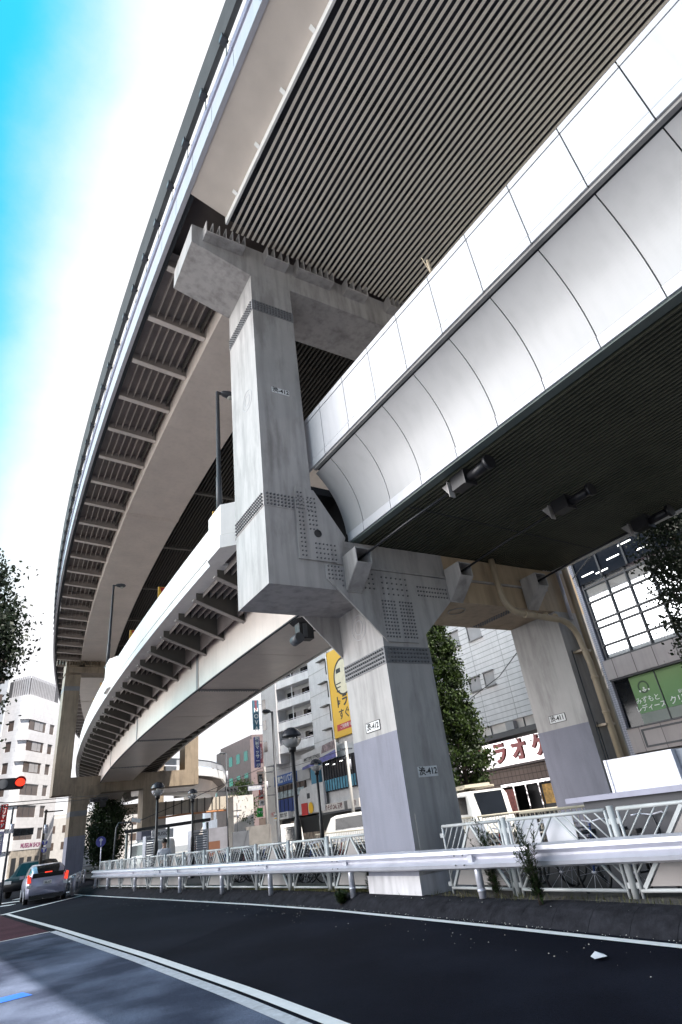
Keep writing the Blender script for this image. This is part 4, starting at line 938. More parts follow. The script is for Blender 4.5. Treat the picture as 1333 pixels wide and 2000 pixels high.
tree((-9.0,15.9,0), 'dark leafy street tree reaching in from the left picture edge', 13.2, 2.15, 4.4, 420, LF3, .18, 105, cs=.7, tr=.2)
tree((12.35,12.1,.1), 'conical ginkgo tree standing between the near column and the karaoke building', 10.8, 1.25, 2.4, 260, LF2, .17, 85, 'cone', .5, .13)
tree((8.15,-3.05,.1), 'leafy tree in front of the glass clinic building at the right edge', 8.2, 1.0, 3.4, 130, LF3, .11, 90, cs=.5, tr=.1)
tree((6.2,65,0), 'green tree behind the brown pier under the lower deck', 7.2, 1.7, .8, 120, LF, .28, 70, cs=1.3)
tree((7.6,72,0), 'second green tree behind the brown pier, nearer the road', 7.0, 1.5, .8, 90, LF, .28, 60, cs=1.2)
tree((18.8,56,.1), 'light green tree beside the footbridge and green shop sign', 6.8, 1.3, 1.2, 60, LF2, .2, 60, cs=.8)
tree((17.2,20.3,.1), 'slim dark tree at the left end of the karaoke building', 4.0, .8, 1.8, 34, LF, .13, 50, cs=.5, tr=.06)
def weed(x, y, z, h, lab, n=9, spread=.25, lean=(0,0)):
    rd = random.Random(int(x*100+y*77)); r_ = root('weed', (x,y,z), lab, 'weed', 'weeds growing through the verge')
    q = MB(); l = MB(); V = []; F = []
    for i in range(n):
        a = rd.random()*6.28; hh = h*rd.uniform(.55,1); tip = Vector((x+lean[0]*hh+spread*rd.random()*math.cos(a)*hh, y+lean[1]*hh+spread*rd.random()*math.sin(a)*hh, z+hh)); b = Vector((x+rd.uniform(-.04,.04), y+rd.uniform(-.04,.04), z))
        md = (b+tip)/2+Vector((0,0,h*.08)); q.tube([b, md, tip], [.006,.004,.002], 4)
        for k in range(80):
            t = rd.uniform(.08,1); p = b.lerp(md, t*2) if t < .5 else md.lerp(tip, t*2-1)
            d = Vector((rd.gauss(0,1),rd.gauss(0,1),rd.uniform(-.2,.9))).normalized(); s_ = rd.uniform(.07,.14)*(1.2-.5*t); sd = d.cross(Vector((0,0,1))).normalized()*s_*.13
            o = len(V); V += [p, p+d*s_*.5+sd, p+d*s_, p+d*s_*.5-sd]; F.append((o,o+1,o+2,o+3))
    q.build('stem', BARK, r_); l.add(V, F); l.build('leaves', LF, r_)
weed(-.2,-3.1,.2,1.05,'tall bushy green weed leaning over the guard rail right of the near column',16,.35,(.05,.12))
weed(.15,2.0,.2,1.0,'dark weed climbing the rail left of the near column',14,.22)
weed(.1,-1.9,.2,.8,'thin weed beside the guard rail post',5,.2)
weed(.35,-1.55,.25,1.15,'wispy weed spilling over the fence top beside the near column',10,.4,(0,.1))
weed(-.35,2.4,.05,.3,'low yellow green weed tuft at the kerb left of the near column',12,.9)
gb = MB(); V = []; F = []
for _ in range(5200):
    s = random.uniform(2.2,8) if random.random() < .6 else random.uniform(-9,22); d = lerp(WLT, s)+random.uniform(.55,1.0); x, y = d, s; h = random.uniform(.02,.11); a = random.random()*6.28
    o = len(V); V += [(x-.006*math.cos(a),y-.006*math.sin(a),.2),(x+.006*math.cos(a),y+.006*math.sin(a),.2),(x+random.uniform(-.04,.04),y+random.uniform(-.04,.04),.2+h)]; F.append((o,o+1,o+2))
gb.add(V, F); struct(gb.build('grass', leafmat('dry_grass', (.05,.06,.015), (.12,.11,.03))), 'stuff')
# ================================================================ BUILDINGS
class Fc:
    """facade frame: origin o, direction along the wall a (unit, to the viewer's right), outward normal n"""
    def __init__(s, o, a): s.o = Vector(o); s.a = Vector(a).normalized(); s.n = s.a.cross(Vector((0,0,1)))
    def p(s, t, z, d=0): v = s.o+s.a*t+s.n*d; return (v.x, v.y, z)
    def slab(s, q, t0, t1, z0, z1, d0, d1):
        V = [s.p(t,z,d) for d in (d0,d1) for t, z in ((t0,z0),(t1,z0),(t1,z1),(t0,z1))]
        return q.add(V, [(0,1,2,3),(7,6,5,4),(0,4,5,1),(1,5,6,2),(2,6,7,3),(3,7,4,0)])
    def part(s, nm, m, par, *boxes):
        q = MB()
        for b in boxes: s.slab(q, *b)
        return q.build(nm, m, par)
    def txt(s, body, t, z, d, size, m, par, **k): return text(body, s.p(t,z,d), s.a, (0,0,1), size, m, par, **k)
def wallmat(name, col, jw=.3, jh=.3, dark=.55, mortar=.012, rough=.6, var=.08, streak=.2):
    m = mat(name, col, rough, var=var, streak=streak); n = m.node_tree; L = n.links.new; b = n.nodes['Principled BSDF']
    src = b.inputs['Base Color'].links[0].from_socket
    g = n.nodes.new('ShaderNodeNewGeometry'); sp = n.nodes.new('ShaderNodeSeparateXYZ'); L(g.outputs['Position'], sp.inputs[0])
    ad = n.nodes.new('ShaderNodeMath'); L(sp.outputs[0], ad.inputs[0]); L(sp.outputs[1], ad.inputs[1])
    cb_ = n.nodes.new('ShaderNodeCombineXYZ'); L(ad.outputs[0], cb_.inputs[0]); L(sp.outputs[2], cb_.inputs[1])
    br = n.nodes.new('ShaderNodeTexBrick'); br.offset = 0; br.inputs['Color1'].default_value = (1,1,1,1); br.inputs['Color2'].default_value = (.94,.94,.94,1); br.inputs['Mortar'].default_value = (dark,dark,dark,1)
    br.inputs['Scale'].default_value = 1; br.inputs['Mortar Size'].default_value = mortar; br.inputs['Brick Width'].default_value = jw; br.inputs['Row Height'].default_value = jh
    L(cb_.outputs[0], br.inputs[0]); mx = n.nodes.new('ShaderNodeMixRGB'); mx.blend_type = 'MULTIPLY'; mx.inputs[0].default_value = 1; L(src, mx.inputs[1]); L(br.outputs[0], mx.inputs[2]); L(mx.outputs[0], b.inputs['Base Color'])
    return m
FX = lambda x, s: Fc((x, s, 0), (0,-1,0))     # facade turned to -X, t runs towards -Y
CLAD = wallmat('white_cladding', (.74,.72,.73), 2.4, .30, .45, .02)
TILEW = wallmat('white_tile_wall', (.66,.65,.66), .22, .09, .75, .008)
TILEB = wallmat('brown_tile', (.20,.14,.12), .3, .3, .4, .02)
PINK = wallmat('pinkish_stone_panel', (.42,.37,.37), 1.05, 4.0, .3, .02)
TILEL = wallmat('lilac_tile', (.42,.42,.50), .12, .10, .55, .02)
MIRR = mat('mirror_glass', (.80,.84,.86), .03, metal=.9, var=.04)
CHROME = mat('chrome_sheet', (.42,.39,.39), .06, metal=1, var=.55, scale=2.5, bump=1.0, bscale=2.2)
MULL = mat('mullion_black', (.03,.035,.045), .4)
BLUEW = mat('blue_sheet', (.03,.14,.55), .4); BLIND = mat('pale_blind', (.38,.37,.38), .7); BROWNG = mat('brown_glass', (.10,.075,.065), .15)
CREAMW = mat('shop_white', (.62,.58,.55), .6); REDS = mat('shop_red', (.5,.03,.03), .5); YELS = mat('poster_yellow', (.80,.46,.02), .5, var=.02)

# ---- glass fronted clinic building (right)
gb_ = root('glass_fronted_building', (20, 2, 0), 'building at the right edge with a big mirrored window grid and a green clinic window', 'building')
f = FX(18, 7.5)
f.part('pilaster', TILEL, gb_, (0,.62,0,18,-8,.06))
f.part('wall', PINK, gb_, (.62,14,0,2.7,-8,-.05), (.62,14,12.2,18,-8,.1))
f.part('spandrel', PINK, gb_, (.62,14,5.98,6.86,-1,.22))
f.part('spandrel', PINK, gb_, (.62,14,2.74,3.74,-1,.12))
f.part('ledge', MULL, gb_, (.62,14,5.90,5.975,-1,.16), (.62,14,3.745,3.80,-1,.16))
f.part('recessed_frame', MULL, gb_, (1.3,12,3.56,3.64,.121,.135), (1.3,12,2.88,2.96,.121,.135), (1.3,1.4,2.96,3.56,.121,.135))
f.part('shopfront', BLACK, gb_, (.7,14,0,2.7,-.04,-.02))
wq = f.part('clinic_window', GLASS, gb_, (.62,14,3.8,5.9,-1,-.12))
GRN = bpy.data.materials.new('green_sign_film'); GRN.use_nodes = True; n_ = GRN.node_tree; g_ = n_.nodes.new('ShaderNodeNewGeometry'); s_ = n_.nodes.new('ShaderNodeSeparateXYZ'); r_m = n_.nodes.new('ShaderNodeMapRange'); r_m.inputs[1].default_value = 4.2; r_m.inputs[2].default_value = 5.9
c_ = n_.nodes.new('ShaderNodeValToRGB'); c_.color_ramp.elements[0].color = (.02,.16,.02,1); c_.color_ramp.elements[1].color = (.16,.30,.10,1)
n_.links.new(g_.outputs['Position'], s_.inputs[0]); n_.links.new(s_.outputs[2], r_m.inputs[0]); n_.links.new(r_m.outputs[0], c_.inputs[0]); n_.links.new(c_.outputs[0], n_.nodes['Principled BSDF'].inputs['Base Color']); n_.nodes['Principled BSDF'].inputs['Roughness'].default_value = .3
sg = f.part('clinic_sign', GRN, gb_, (1.42,9,4.28,5.88,-.115,-.10))
f.part('sill_film', mat('grey_film', (.20,.23,.21), .4), gb_, (1.42,9,3.84,4.27,-.115,-.10))
WT = mat('white_lettering', (.8,.82,.8), .5)
f.txt('みずもと', 2.0, 4.80, -.095, .30, WT, sg); f.txt('レディース', 2.03, 4.47, -.095, .30, WT, sg, bold=.003)
f.txt('クリニック', 3.85, 4.50, -.095, .36, WT, sg, bold=.004); f.txt('駅前三軒茶屋', 3.95, 4.80, -.095, .16, WT, sg)
q = MB(); c0 = f.p(2.0,5.35,-.095); q.ring(c0, f.a, (0,0,1), .24, .035, .006, 30); q.build('emblem_ring', mat('emblem_green', (.02,.06,.02), .5), sg)
q = MB(); f.slab(q, 1.9,2.1,5.2,5.24,-.097,-.09); q.add([f.p(1.88,5.22,-.09),f.p(2.0,5.12,-.09),f.p(2.12,5.22,-.09),f.p(2.0,5.17,-.09)], [(0,1,2,3)])
for t, z in ((1.78,5.2),(2.0,5.3),(2.22,5.2)): q.ring(f.p(t,z,-.09), f.a, (0,0,1), .025, .02, .004, 12)
q.build('emblem_mark', WT, sg)
f.part('window_bar', MULL, gb_, (2.72,2.76,3.8,5.9,-.12,-.06), (5.2,5.25,3.8,5.9,-.12,-.06), (7.7,7.75,3.8,5.9,-.12,-.06))
f.part('mirror_window', MIRR, gb_, (.7,14,6.9,10.75,-1,-.10))
bars = [(t,t+.07,6.9,10.75,-.1,.0) for t in (.72,2.05,3.15,4.35,5.55,6.8,8,9.2,10.4)]+[(.7,14,z,z+.08,-.1,-.005) for z in (6.9,7.55,8.42,8.78,9.75,10.5)]
f.part('mullions', MULL, gb_, *bars)
f.part('upper_dark_glass', mat('upper_glass', (.015,.02,.03), .1), gb_, (.62,14,10.75,12.2,-1,.1))
TUBE = mat('strip_light', (.9,.9,.88), .3, emit=(1,1,.95,2.5))
f.part('ceiling_lights', TUBE, gb_, *[(t,t+.7,z,z+.05,.101,.12) for t, z in ((1.0,11.1),(2.6,11.35),(4.2,11.15),(5.4,11.5),(1.8,10.95),(3.4,11.75),(6.3,11.2))])
f.part('upper_frame', MULL, gb_, *[(t,t+.1,10.75,12.2,.1,.18) for t in (.62,2.05,3.5,4.9,6.4)])
f.part('rear_block', mat('rear_block', (.3,.3,.31), .8), gb_, (.1,13.9,.0,17.9,-12,-8.01))

# ---- karaoke building
kb_ = root('karaoke_building', (20, 14, 0), 'white clad building with a chrome band and red katakana lettering over brown tiles', 'building')
f = FX(18, 19.4)
f.part('cladding', CLAD, kb_, (0,11.88,5.48,17,-8,0))
f.part('pale_band', CREAMW, kb_, (0,11.88,4.95,5.47,-8,-.1))
f.part('lower_wall', TILEB, kb_, (0,11.88,2.38,3.12,-8,-.02))
f.part('awning', MULL, kb_, (.4,11.6,4.62,4.90,-.5,.7))
sb_ = f.part('sign_band', CHROME, kb_, (.8,11.4,3.25,4.5,-.5,.16))
f.part('sign_trim', mat('dark_red_trim', (.05,.02,.02), .4), kb_, (.8,11.4,3.14,3.245,-.5,.3))
KR = mat('karaoke_red', (.38,.012,.015), .3)
for i, ch in enumerate('カラオケ'): f.txt(ch, 2.9+i*1.5, 3.86, .18, 1.15, KR, sb_, bold=.05, ext=.05)
for t0, t1, z0, z1, dd in ((3.1,4.0,7.6,8.35,0),(4.42,5.2,7.6,8.38,0),(2.1,3.0,10.55,11.5,0),(3.9,5.0,10.5,11.4,0),(7.6,8.6,7.6,8.3,0),(7.4,8.4,10.5,11.4,0),(4.4,5.3,13.4,14.2,0)):
    w_ = f.part('window', BLIND, kb_, (t0,t1,z0,z1,.002,.012)); f.part('window_surround', mat('surround_grey', (.24,.23,.23), .6), w_, (t0-.05,t1+.05,z1,z1+.06,.0,.12), (t0-.05,t1+.05,z0-.06,z0,.0,.12), (t0-.05,t0,z0,z1,0,.06))
f.part('vent_box', BLIND, kb_, (5.35,5.95,4.98,5.4,-.09,.2)); f.part('pipework', DARKM, kb_, (3.9,3.94,5.0,5.46,-.09,-.04), (6.5,6.54,5.0,5.46,-.09,-.04))
f.part('ground_wall', TILEB, kb_, (0,3.6,0,2.37,-8,-.04), (8.2,11.88,0,2.37,-8,-.04))
f.part('shop_interior', BLACK, kb_, (3.6,8.2,0,2.37,-8,-1.2))
f.part('door_frame', CHROME, kb_, *[(t,t+.08,0,2.3,-.2,-.1) for t in (3.6,4.5,5.4,6.3,7.2,8.12)]+[(3.6,8.2,2.22,2.36,-.2,-.08)])
f.part('poster', mat('poster_orange', (.55,.30,.06), .5, var=.5, scale=6), kb_, (6.45,7.1,1.2,2.1,-.25,-.22)); f.part('poster', mat('poster_dark_red', (.25,.05,.04), .5, var=.5, scale=6), kb_, (3.75,4.4,.9,2.1,-.25,-.22))
f.part('blue_hoarding', BLUEW, kb_, (-.55,-.02,4.8,12,-2,.1))
f.part('left_wall', PINK, kb_, (-1.2,-.02,0,4.7,-4,-.3))
tag(MB().tube([(17.0,19.0,6.2),(14.5,10.5,7.05),(12,4.5,8.3),(10,-2,10)], .022, 5).build('overhead_cable', BLACK), 'thick black cable crossing in front of the karaoke building cladding', 'cable')

# ---- apartment building with balconies
ap = root('apartment_building', (20, 38, 0), 'white apartment block with stacked balconies and a tall yellow advertisement', 'building')
f = FX(18, 37.0)
f.part('tile_volume', TILEW, ap, (0,8.4,7.0,18.4,-10,0))
for z in (8.6,10.5,12.45,14.4,16.3): f.part('window_hood', BRKT, ap, (2.2,3.5,z,z+.07,.0,.35), (3.4,3.44,z-1.3,z,.0,.1)); 
f.part('tile_bands', mat('band_grey', (.36,.36,.36), .7), ap, *[(0,8.4,z,z+.04,.0,.02) for z in (7.9,9.85,11.8,13.75,15.7)])
ff = Fc((16.25, 43.9, 0), (1.75,-6.9,0)); Lf = 7.1
ff.part('recessed_wall', mat('balcony_wall', (.50,.49,.48), .7, var=.1), ap, (2.3,Lf,7.0,18.4,-6,-1.1))
ff.part('end_wall', TILEW, ap, (0,2.3,7.0,18.4,-6,.1))
for k, z in enumerate((7.9,9.85,11.8,13.75,15.7)):
    ff.part('balcony', mat('balcony_white', (.78,.77,.78), .6, streak=.15), ap, (2.3,Lf,z-.1,z+.62,-.14,0), (2.3,Lf,z-.1,z+.02,-1.1,-.15))
    for t in (2.7, 4.9):
        w_ = ff.part('balcony_window', GLASS, ap, (t,t+1.0,z+.03,z+1.45,-1.09,-1.05)); ff.part('curtain', BLIND, w_, (t+1.05,t+1.9,z+.03,z+1.45,-1.09,-1.06))
    ff.part('balcony_rail', GALV, ap, (2.3,Lf,z+.72,z+.75,-.1,-.06), *[(t*.9,t*.9+.025,z+.62,z+.75,-.1,-.07) for t in range(3,8)])
    ff.part('downpipe', PLATE, ap, (4.4,4.46,z+.62,z+1.8,-.2,-.14))
    q = MB(); q.lathe(ff.p(5.6,z+1.2,-.95), [(0,-.14),(.14,-.12),(.14,.12),(0,.14)], 10); q.build('air_unit_fan', BLACK, ap)
    for t in (.15,): ff.part('end_window', BROWNG, ap, (t,t+.5,z+.4,z+1.3,.1,.12))
yp = f.part('advertisement', YELS, ap, (4.2,7.7,7.65,14.7,.03,.3))
f.part('advertisement_edge', PLATE, yp, (4.05,4.19,7.4,14.9,.03,.35))
q = MB(); q.ring(f.p(6.55,12.2,.305), f.a, (0,0,1), 1.45, .07, .02, 60)
q.build('emblem_ring', INK, yp)
q = MB(); V = [f.p(6.55+1.4*math.cos(k*math.pi/24), 12.2+1.4*math.sin(k*math.pi/24), .302) for k in range(48)]; q.add(V, [tuple(range(48))]); q.build('emblem_disc', mat('emblem_cream', (.75,.68,.5), .5), yp)
q = MB()
for z, l in ((11.7,.8),(11.4,.7),(11.1,.5)): f.slab(q, 5.3,5.3+l,z,z+.09,.304,.312)
f.slab(q, 5.5,6.2,12.6,12.95,.304,.312); q.build('emblem_strokes', INK, yp)
f.txt('トランク', 6.9, 10.25, .31, 1.0, INK, yp, bold=.03); f.txt('すぐ', 6.1, 9.25, .31, .9, INK, yp, bold=.01)
rb = f.part('advertisement_ribbon', REDS, yp, (4.75,7.6,8.1,8.6,.305,.315)); f.txt('ご利用者 10.', 6.2, 8.35, .32, .34, WT, rb)
f.part('roof_parapet', TILEW, ap, (0,8.4,18.4,19.2,-10,.05))
# low commercial podium
pd = root('commercial_podium', (19, 38, 0), 'low shops with a slanting fitness banner and blue estate agent sign below the apartments', 'building')
f = FX(17.55, 47.0)
f.part('upper_wall', TILEW, pd, (0,17.6,2.55,7.0,-6,-.2))
f.part('dark_recess', BLACK, pd, (2.1,17.4,0,2.4,-6,-.6))
f.part('white_pier', CREAMW, pd, (0,2.1,0,7.5,-5,.0))
bs = f.part('estate_sign', mat('sign_blue', (.02,.10,.36), .4), pd, (2.4,7.0,5.3,6.15,-.19,.12)); f.txt('し東急リバブル', 4.7, 5.72, .125, .62, WT, bs, bold=.015)
f.part('blank_sign', BLIND, pd, (7.3,9.7,5.2,6.1,-.19,.1))
f.part('teal_sign', mat('teal', (.05,.22,.34), .4), pd, (9.9,11.3,4.7,6.2,-.19,.1))
w_ = f.part('left_window', BROWNG, pd, (2.4,8.4,4.1,5.2,-.19,.0)); f.part('window_poster', mat('poster_mix', (.35,.42,.45), .5, var=.7, scale=3), w_, (2.6,8.2,4.2,4.75,.0,.01))
f.part('left_window_lower', mat('blue_film', (.04,.07,.25), .3), pd, (2.4,7.6,3.0,4.08,-.19,.02)); f.part('window_bars', MULL, pd, *[(2.4+k*.85,2.45+k*.85,3.0,5.2,.02,.05) for k in range(7)])
bw = Fc(f.p(0,0,.05), f.a); q = MB(); q.prism([(47-8.0,4.5),(47-10.4,4.7),(47-12.2,4.7),(47-12.2,2.6),(47-6.2,2.6)], 'x', 17.30, 17.5); q.build('sloping_stair_wall', TILEW, pd)
f.part('stair_window', MULL, pd, (9.2,9.7,3.7,4.1,.255,.27))
bn = MB(); V = [f.p(9.0,5.95,.3),f.p(15.0,6.2,.3),f.p(15.0,7.5,.3),f.p(9.0,7.15,.3),f.p(9.0,5.95,.4),f.p(15.0,6.2,.4),f.p(15.0,7.5,.4),f.p(9.0,7.15,.4)]
bn.add(V, [(0,1,2,3),(7,6,5,4),(0,4,5,1),(1,5,6,2),(2,6,7,3),(3,7,4,0)]); bno = bn.build('fitness_banner', mat('banner_white', (.52,.50,.50), .5, var=.12), pd)
bn = MB(); bn.add([f.p(9.0,5.95,.41),f.p(15.0,6.2,.41),f.p(15.0,6.75,.41),f.p(9.0,6.15,.41)], [(0,1,2,3)]); bn.build('banner_stripe', mat('banner_violet', (.12,.12,.35), .5, var=.4, scale=2), bno)
bn = MB(); bn.add([f.p(12.6,6.75,.415),f.p(15.0,6.85,.415),f.p(15.0,7.48,.415),f.p(12.9,7.35,.415)], [(0,1,2,3)]); bn.build('banner_photo', mat('banner_photo', (.22,.16,.17), .5, var=.8, scale=3), bno)
f.txt('ANYTIME FITNESS', 10.9, 6.68, .42, .42, INK, bno, sx=.9)
f.part('right_window', mat('night_glass', (.02,.022,.03), .15), pd, (12.0,17.0,3.85,6.2,-.19,.0)); f.part('window_bars', MULL, pd, *[(12.0+k*.42,12.05+k*.42,3.85,6.2,.0,.05) for k in range(12)])
f.part('window_films', mat('film_blue', (.10,.30,.42), .3, var=.4, scale=2), pd, (12.05,16.9,3.95,4.75,.0,.008)); f.part('ceiling_lights', TUBE, pd, *[(t,t+.5,z,z+.05,.002,.012) for t, z in ((12.5,5.9),(13.6,5.75),(14.8,5.85),(16,5.6))])
gs_ = f.part('restaurant_sign', CREAMW, pd, (11.6,15.1,2.45,3.02,-.19,.2)); f.txt('とりそば OAL 酒場', 13.3, 2.73, .205, .42, mat('sign_ink', (.12,.03,.03), .5), gs_, sx=.85, bold=.01)
g3 = f.part('canteen_sign', CREAMW, pd, (15.6,17.3,2.45,3.05,-.19,.2)); f.txt('食堂', 16.5, 2.75, .205, .4, mat('sign_ink', (.12,.03,.03), .5), g3)
f.part('red_sign', REDS, pd, (8.1,9.2,2.5,3.4,.26,.32)); q = MB(); q.lathe((17.25,37.2,2.95), [(0,-.02),(.45,-.0),(0,.02)], 4)
V = [f.p(9.85+.42*math.cos(k*math.pi/12), 2.98+.42*math.sin(k*math.pi/12), .33) for k in range(24)]; q = MB(); q.add(V, [tuple(range(24))]); q.build('round_yellow_sign', YELS, pd)
wg = f.part('noodle_sign', PLATE, pd, (2.3,5.4,2.48,3.05,-.19,.3)); f.txt('富士そば', 4.4, 2.78, .305, .36, INK, wg, bold=.01); f.part('sign_stripes', YELS, wg, (2.4,3.3,2.6,2.7,.3,.31)); f.part('sign_stripes', mat('grey_stripe', (.1,.1,.12), .5), wg, (2.4,3.3,2.8,2.9,.3,.31))
f.part('shop_counter', mat('counter_mix', (.25,.2,.16), .6, var=.7, scale=3), pd, (2.2,17.3,.0,1.2,-.6,-.4), (5.0,6.0,0,2.2,-.3,-.1)); f.part('awning', DARKM, pd, (11.6,17.3,2.3,2.42,-.19,.7))
f.txt('1957', 1.4, 3.0, .01, .5, REDS, pd)
# hidden infill between podium and karaoke building
ib = root('grey_office_building', (22, 24, 0), 'plain grey office block mostly hidden behind the near column', 'building')
f = FX(18.3, 29.2); f.part('wall', wallmat('office_grey', (.4,.39,.39), 1.2, .6, .7), ib, (0,8.4,0,12,-9,0))
for z in (3,6,9): f.part('window_band', GLASS, ib, (.5,7.8,z,z+1.4,.0,.03))

# ---- projecting signs
def psign(x0, x1, y, z0, z1, m, lab, body, tm, size, vert=True, sub=None):
    r_ = root('shop_sign', ((x0+x1)/2, y, z0), lab, 'shop sign'); q = MB(); q.box(x0, x1, y, y+.25, z0, z1); b = q.build('sign_box', m, r_)
    q = MB(); q.box(x1, 18.4, y+.1, y+.15, z0+.4, z0+.45); q.box(x1, 18.4, y+.1, y+.15, z1-.45, z1-.4); q.build('bracket', DARKM, r_)
    if body: text(body, ((x0+x1)/2, y-.01, (z0+z1)/2 if not sub else z0+(z1-z0)*.33), *LY, size, tm, b, vert=vert, bold=.01)
    if sub: text(sub, ((x0+x1)/2, y-.01, z0+(z1-z0)*.8), *LY, size*.45, REDS, b, vert=True)
    return r_
psign(17.0,17.66,48,11.1,14.05,mat('nova_blue', (.05,.14,.20), .5),'teal vertical sign reading NOVA high on the corner of the apartment block','NOVA',WT,.62,sub='駅前留学')
psign(17.42,18.02,49,7.55,10.5,mat('massage_blue', (.04,.05,.22), .5),'dark blue vertical massage sign below the NOVA sign','駅前マッサージ',WT,.44)
psign(18.1,18.5,49.5,8.0,9.9,mat('sign_pale_red', (.42,.12,.14), .5),'narrow reddish vertical sign right of the massage sign','カラオケ',WT,.3)
psign(17.75,18.15,49,5.9,6.9,BLACK,'black box sign above the red sign','酒場',WT,.3)
psign(17.8,18.15,49,4.65,5.7,REDS,'small red vertical sign under the black box sign','居酒屋',WT,.3)
psign(18.74,19.32,52,3.1,3.95,mat('shop_green', (.02,.35,.05), .4),'bright green square shop sign by the footbridge end','マツ',WT,.3,False)
psign(18.6,19.1,51,4.1,4.6,PLATE,'small white sign above the green one','中',INK,.3,False)
# ---- buildings far down the street
def block(nm, x0, x1, y0, y1, h, m, lab, cat='building', rows=0, cols=0):
    r_ = root(nm, ((x0+x1)/2, y0, 0), lab, cat); MB().box(x0,x1,y0,y1,0,h).build('wall', m, r_)
    for r in range(rows):
        for c in range(cols):
            z = h-1.9-r*2.9; x = x0+(x1-x0)*(c+.25)/cols; w_ = (x1-x0)/cols*.5
            if z < .5: continue
            MB().box(x, x+w_, y0-.03, y0+.02, z-.7, z+.6).build('window', BROWNG, r_)
        y = y0+1
        if h-1.9-r*2.9 > .5:
            for k in range(3): MB().box(x0-.03, x0+.02, y0+1+k*3, y0+2.4+k*3, h-2.6-r*2.9, h-1.3-r*2.9).build('window', BROWNG, r_)
    MB().box(x0+.5,x1-.5,y0+.5,y1-.5,h,h+.7).build('roof_upstand', m, r_)
    return r_
block('brown_office_building', 25.6, 36, 70, 84, 13.4, mat('brown_wall', (.20,.15,.15), .7), 'brown slab building behind the blue massage sign', rows=4, cols=3)
block('grey_apartment_building', 33.9, 42, 95, 110, 12.7, mat('pale_grey_wall', (.48,.50,.55), .7), 'pale grey flats left of the brown slab building', rows=4, cols=4)
block('stepped_building', 31.6, 33.7, 96, 108, 10.3, mat('grey_blue_wall', (.38,.41,.47), .7), 'lower stepped grey building beside the far street lamp', rows=3, cols=1)
block('distant_tower', 60, 70, 190, 200, 24, mat('haze_grey_wall', (.42,.46,.54), .8), 'small distant grey tower above the far traffic signal', rows=6, cols=4)
# ---- left white building with rounded corner
wb = root('white_office_building', (1, 92, 0), 'white six storey office building with rounded corner bands at the far left', 'building')
WB = wallmat('white_office_tile', (.74,.73,.75), .9, .6, .86, .02, streak=.08)
C0 = Vector((-1.75, 89.3, 0)); dR = Vector((.57,.82,0)).normalized(); dL = Vector((-.65,.76,0)).normalized()
def outline(rad, inset=0, lr=11, ll=4.2):
    # two walls joined by a rounded corner
    P = [C0+dR*lr]
    for k in range(7):
        t = k/6; P.append((C0+dR*rad)*(1-t)**2+C0*2*t*(1-t)+(C0+dL*rad)*t*t)
    P += [C0+dL*ll]; ins = (dR+dL).normalized(); P = [p+ins*inset for p in P]
    P += [C0+dL*ll+dR*lr*.9]; return [(p.x, p.y) for p in P]
bands = [(0.0,.3),(3.5,4.75),(6.2,7.55),(9.1,10.4),(11.9,13.35),(14.85,16.3),(17.75,19.2),(20.7,24.2)]
for a, b in bands: MB().prism(outline(1.5), 'z', a, b).build('wall_band', WB, wb)
MB().prism(outline(1.5, .35), 'z', .3, 23.5).build('inner_wall', WB, wb)
fr = Fc(C0+dR*0-(dR+dL).normalized()*0, dR); fl_ = Fc(C0+dL*4.2, -dL)
wz = [(4.76,6.19),(7.56,9.09),(10.41,11.89),(13.36,14.84),(16.31,17.74),(19.21,20.69)]
for i, (a, b) in enumerate(wz):
    w_ = fr.part('corner_window', BROWNG, wb, (1.3,5.6,a,b,-.34,-.12)); fr.part('blind', BLIND, w_, (2.6,4.9,a+.15,b-.1,-.12,-.11)) if i > 2 else None
    fr.part('window_bar', MULL, w_, (2.5,2.56,a,b,-.12,-.1), (4.0,4.06,a,b,-.12,-.1))
    fr.part('window_pier', WB, wb, (5.6,6.7,a,b,-.4,-.004), (8.1,11,a,b,-.4,-.004)); fr.part('small_window', BROWNG, wb, (6.7,8.1,a,b,-.34,-.15))
    fl_.part('side_window', BROWNG, wb, (.9,2.0,a,b,-.34,-.12)); fl_.part('window_pier', WB, wb, (2.0,3.0,a,b,-.4,-.004), (0,.9,a,b,-.4,-.004))
fr.part('shopfront', mat('shopfront_beige', (.45,.40,.34), .6, var=.3, scale=2), wb, (1.0,11,.3,3.5,-.3,-.05)); fr.part('shop_opening', BLACK, wb, *[(1.2+k*1.9,2.3+k*1.9,.3,2.6,-.06,-.03) for k in range(5)])
fr.txt('MUSEUM SHOP', 5.4, 4.0, .01, .75, mat('letter_red_blue', (.25,.06,.15), .5), wb, bold=.03)
lv = MB()
for k in range(16): fr.slab(lv, 1.0+k*.45, 1.2+k*.45, 24.3, 27.2, -.6, -.5)
for k in range(8): fl_.slab(lv, .2+k*.42, .42+k*.42, 24.3, 27.2, -.6, -.5)
lv.build('roof_louvres', mat('louvre_grey', (.42,.42,.45), .5), wb)
MB().prism(outline(.2, 1.2, 8.6, 4.0), 'z', 24.2, 26.9).build('plant_room', mat('plant_dark', (.10,.10,.11), .7), wb)
block('added_block_behind', -16, 14, -110, -96, 26, mat('added_block_wall', (.35,.34,.33), .8), 'plain block added out of view behind the viewpoint to cut sky light', rows=8, cols=6)  # unseen block added to hide the low sky behind the camera
lg = block('grey_left_building', -13, -4.75, 90.5, 104, 31.5, mat('shaded_grey_wall', (.34,.36,.40), .7), 'tall greyish building behind the tree at the far left', rows=9, cols=4)
lb2 = block('low_left_building', -15, -6.3, 62, 76, 12, mat('bluish_wall', (.36,.40,.47), .7), 'bluish building behind the red banner at the left edge', rows=3, cols=4)
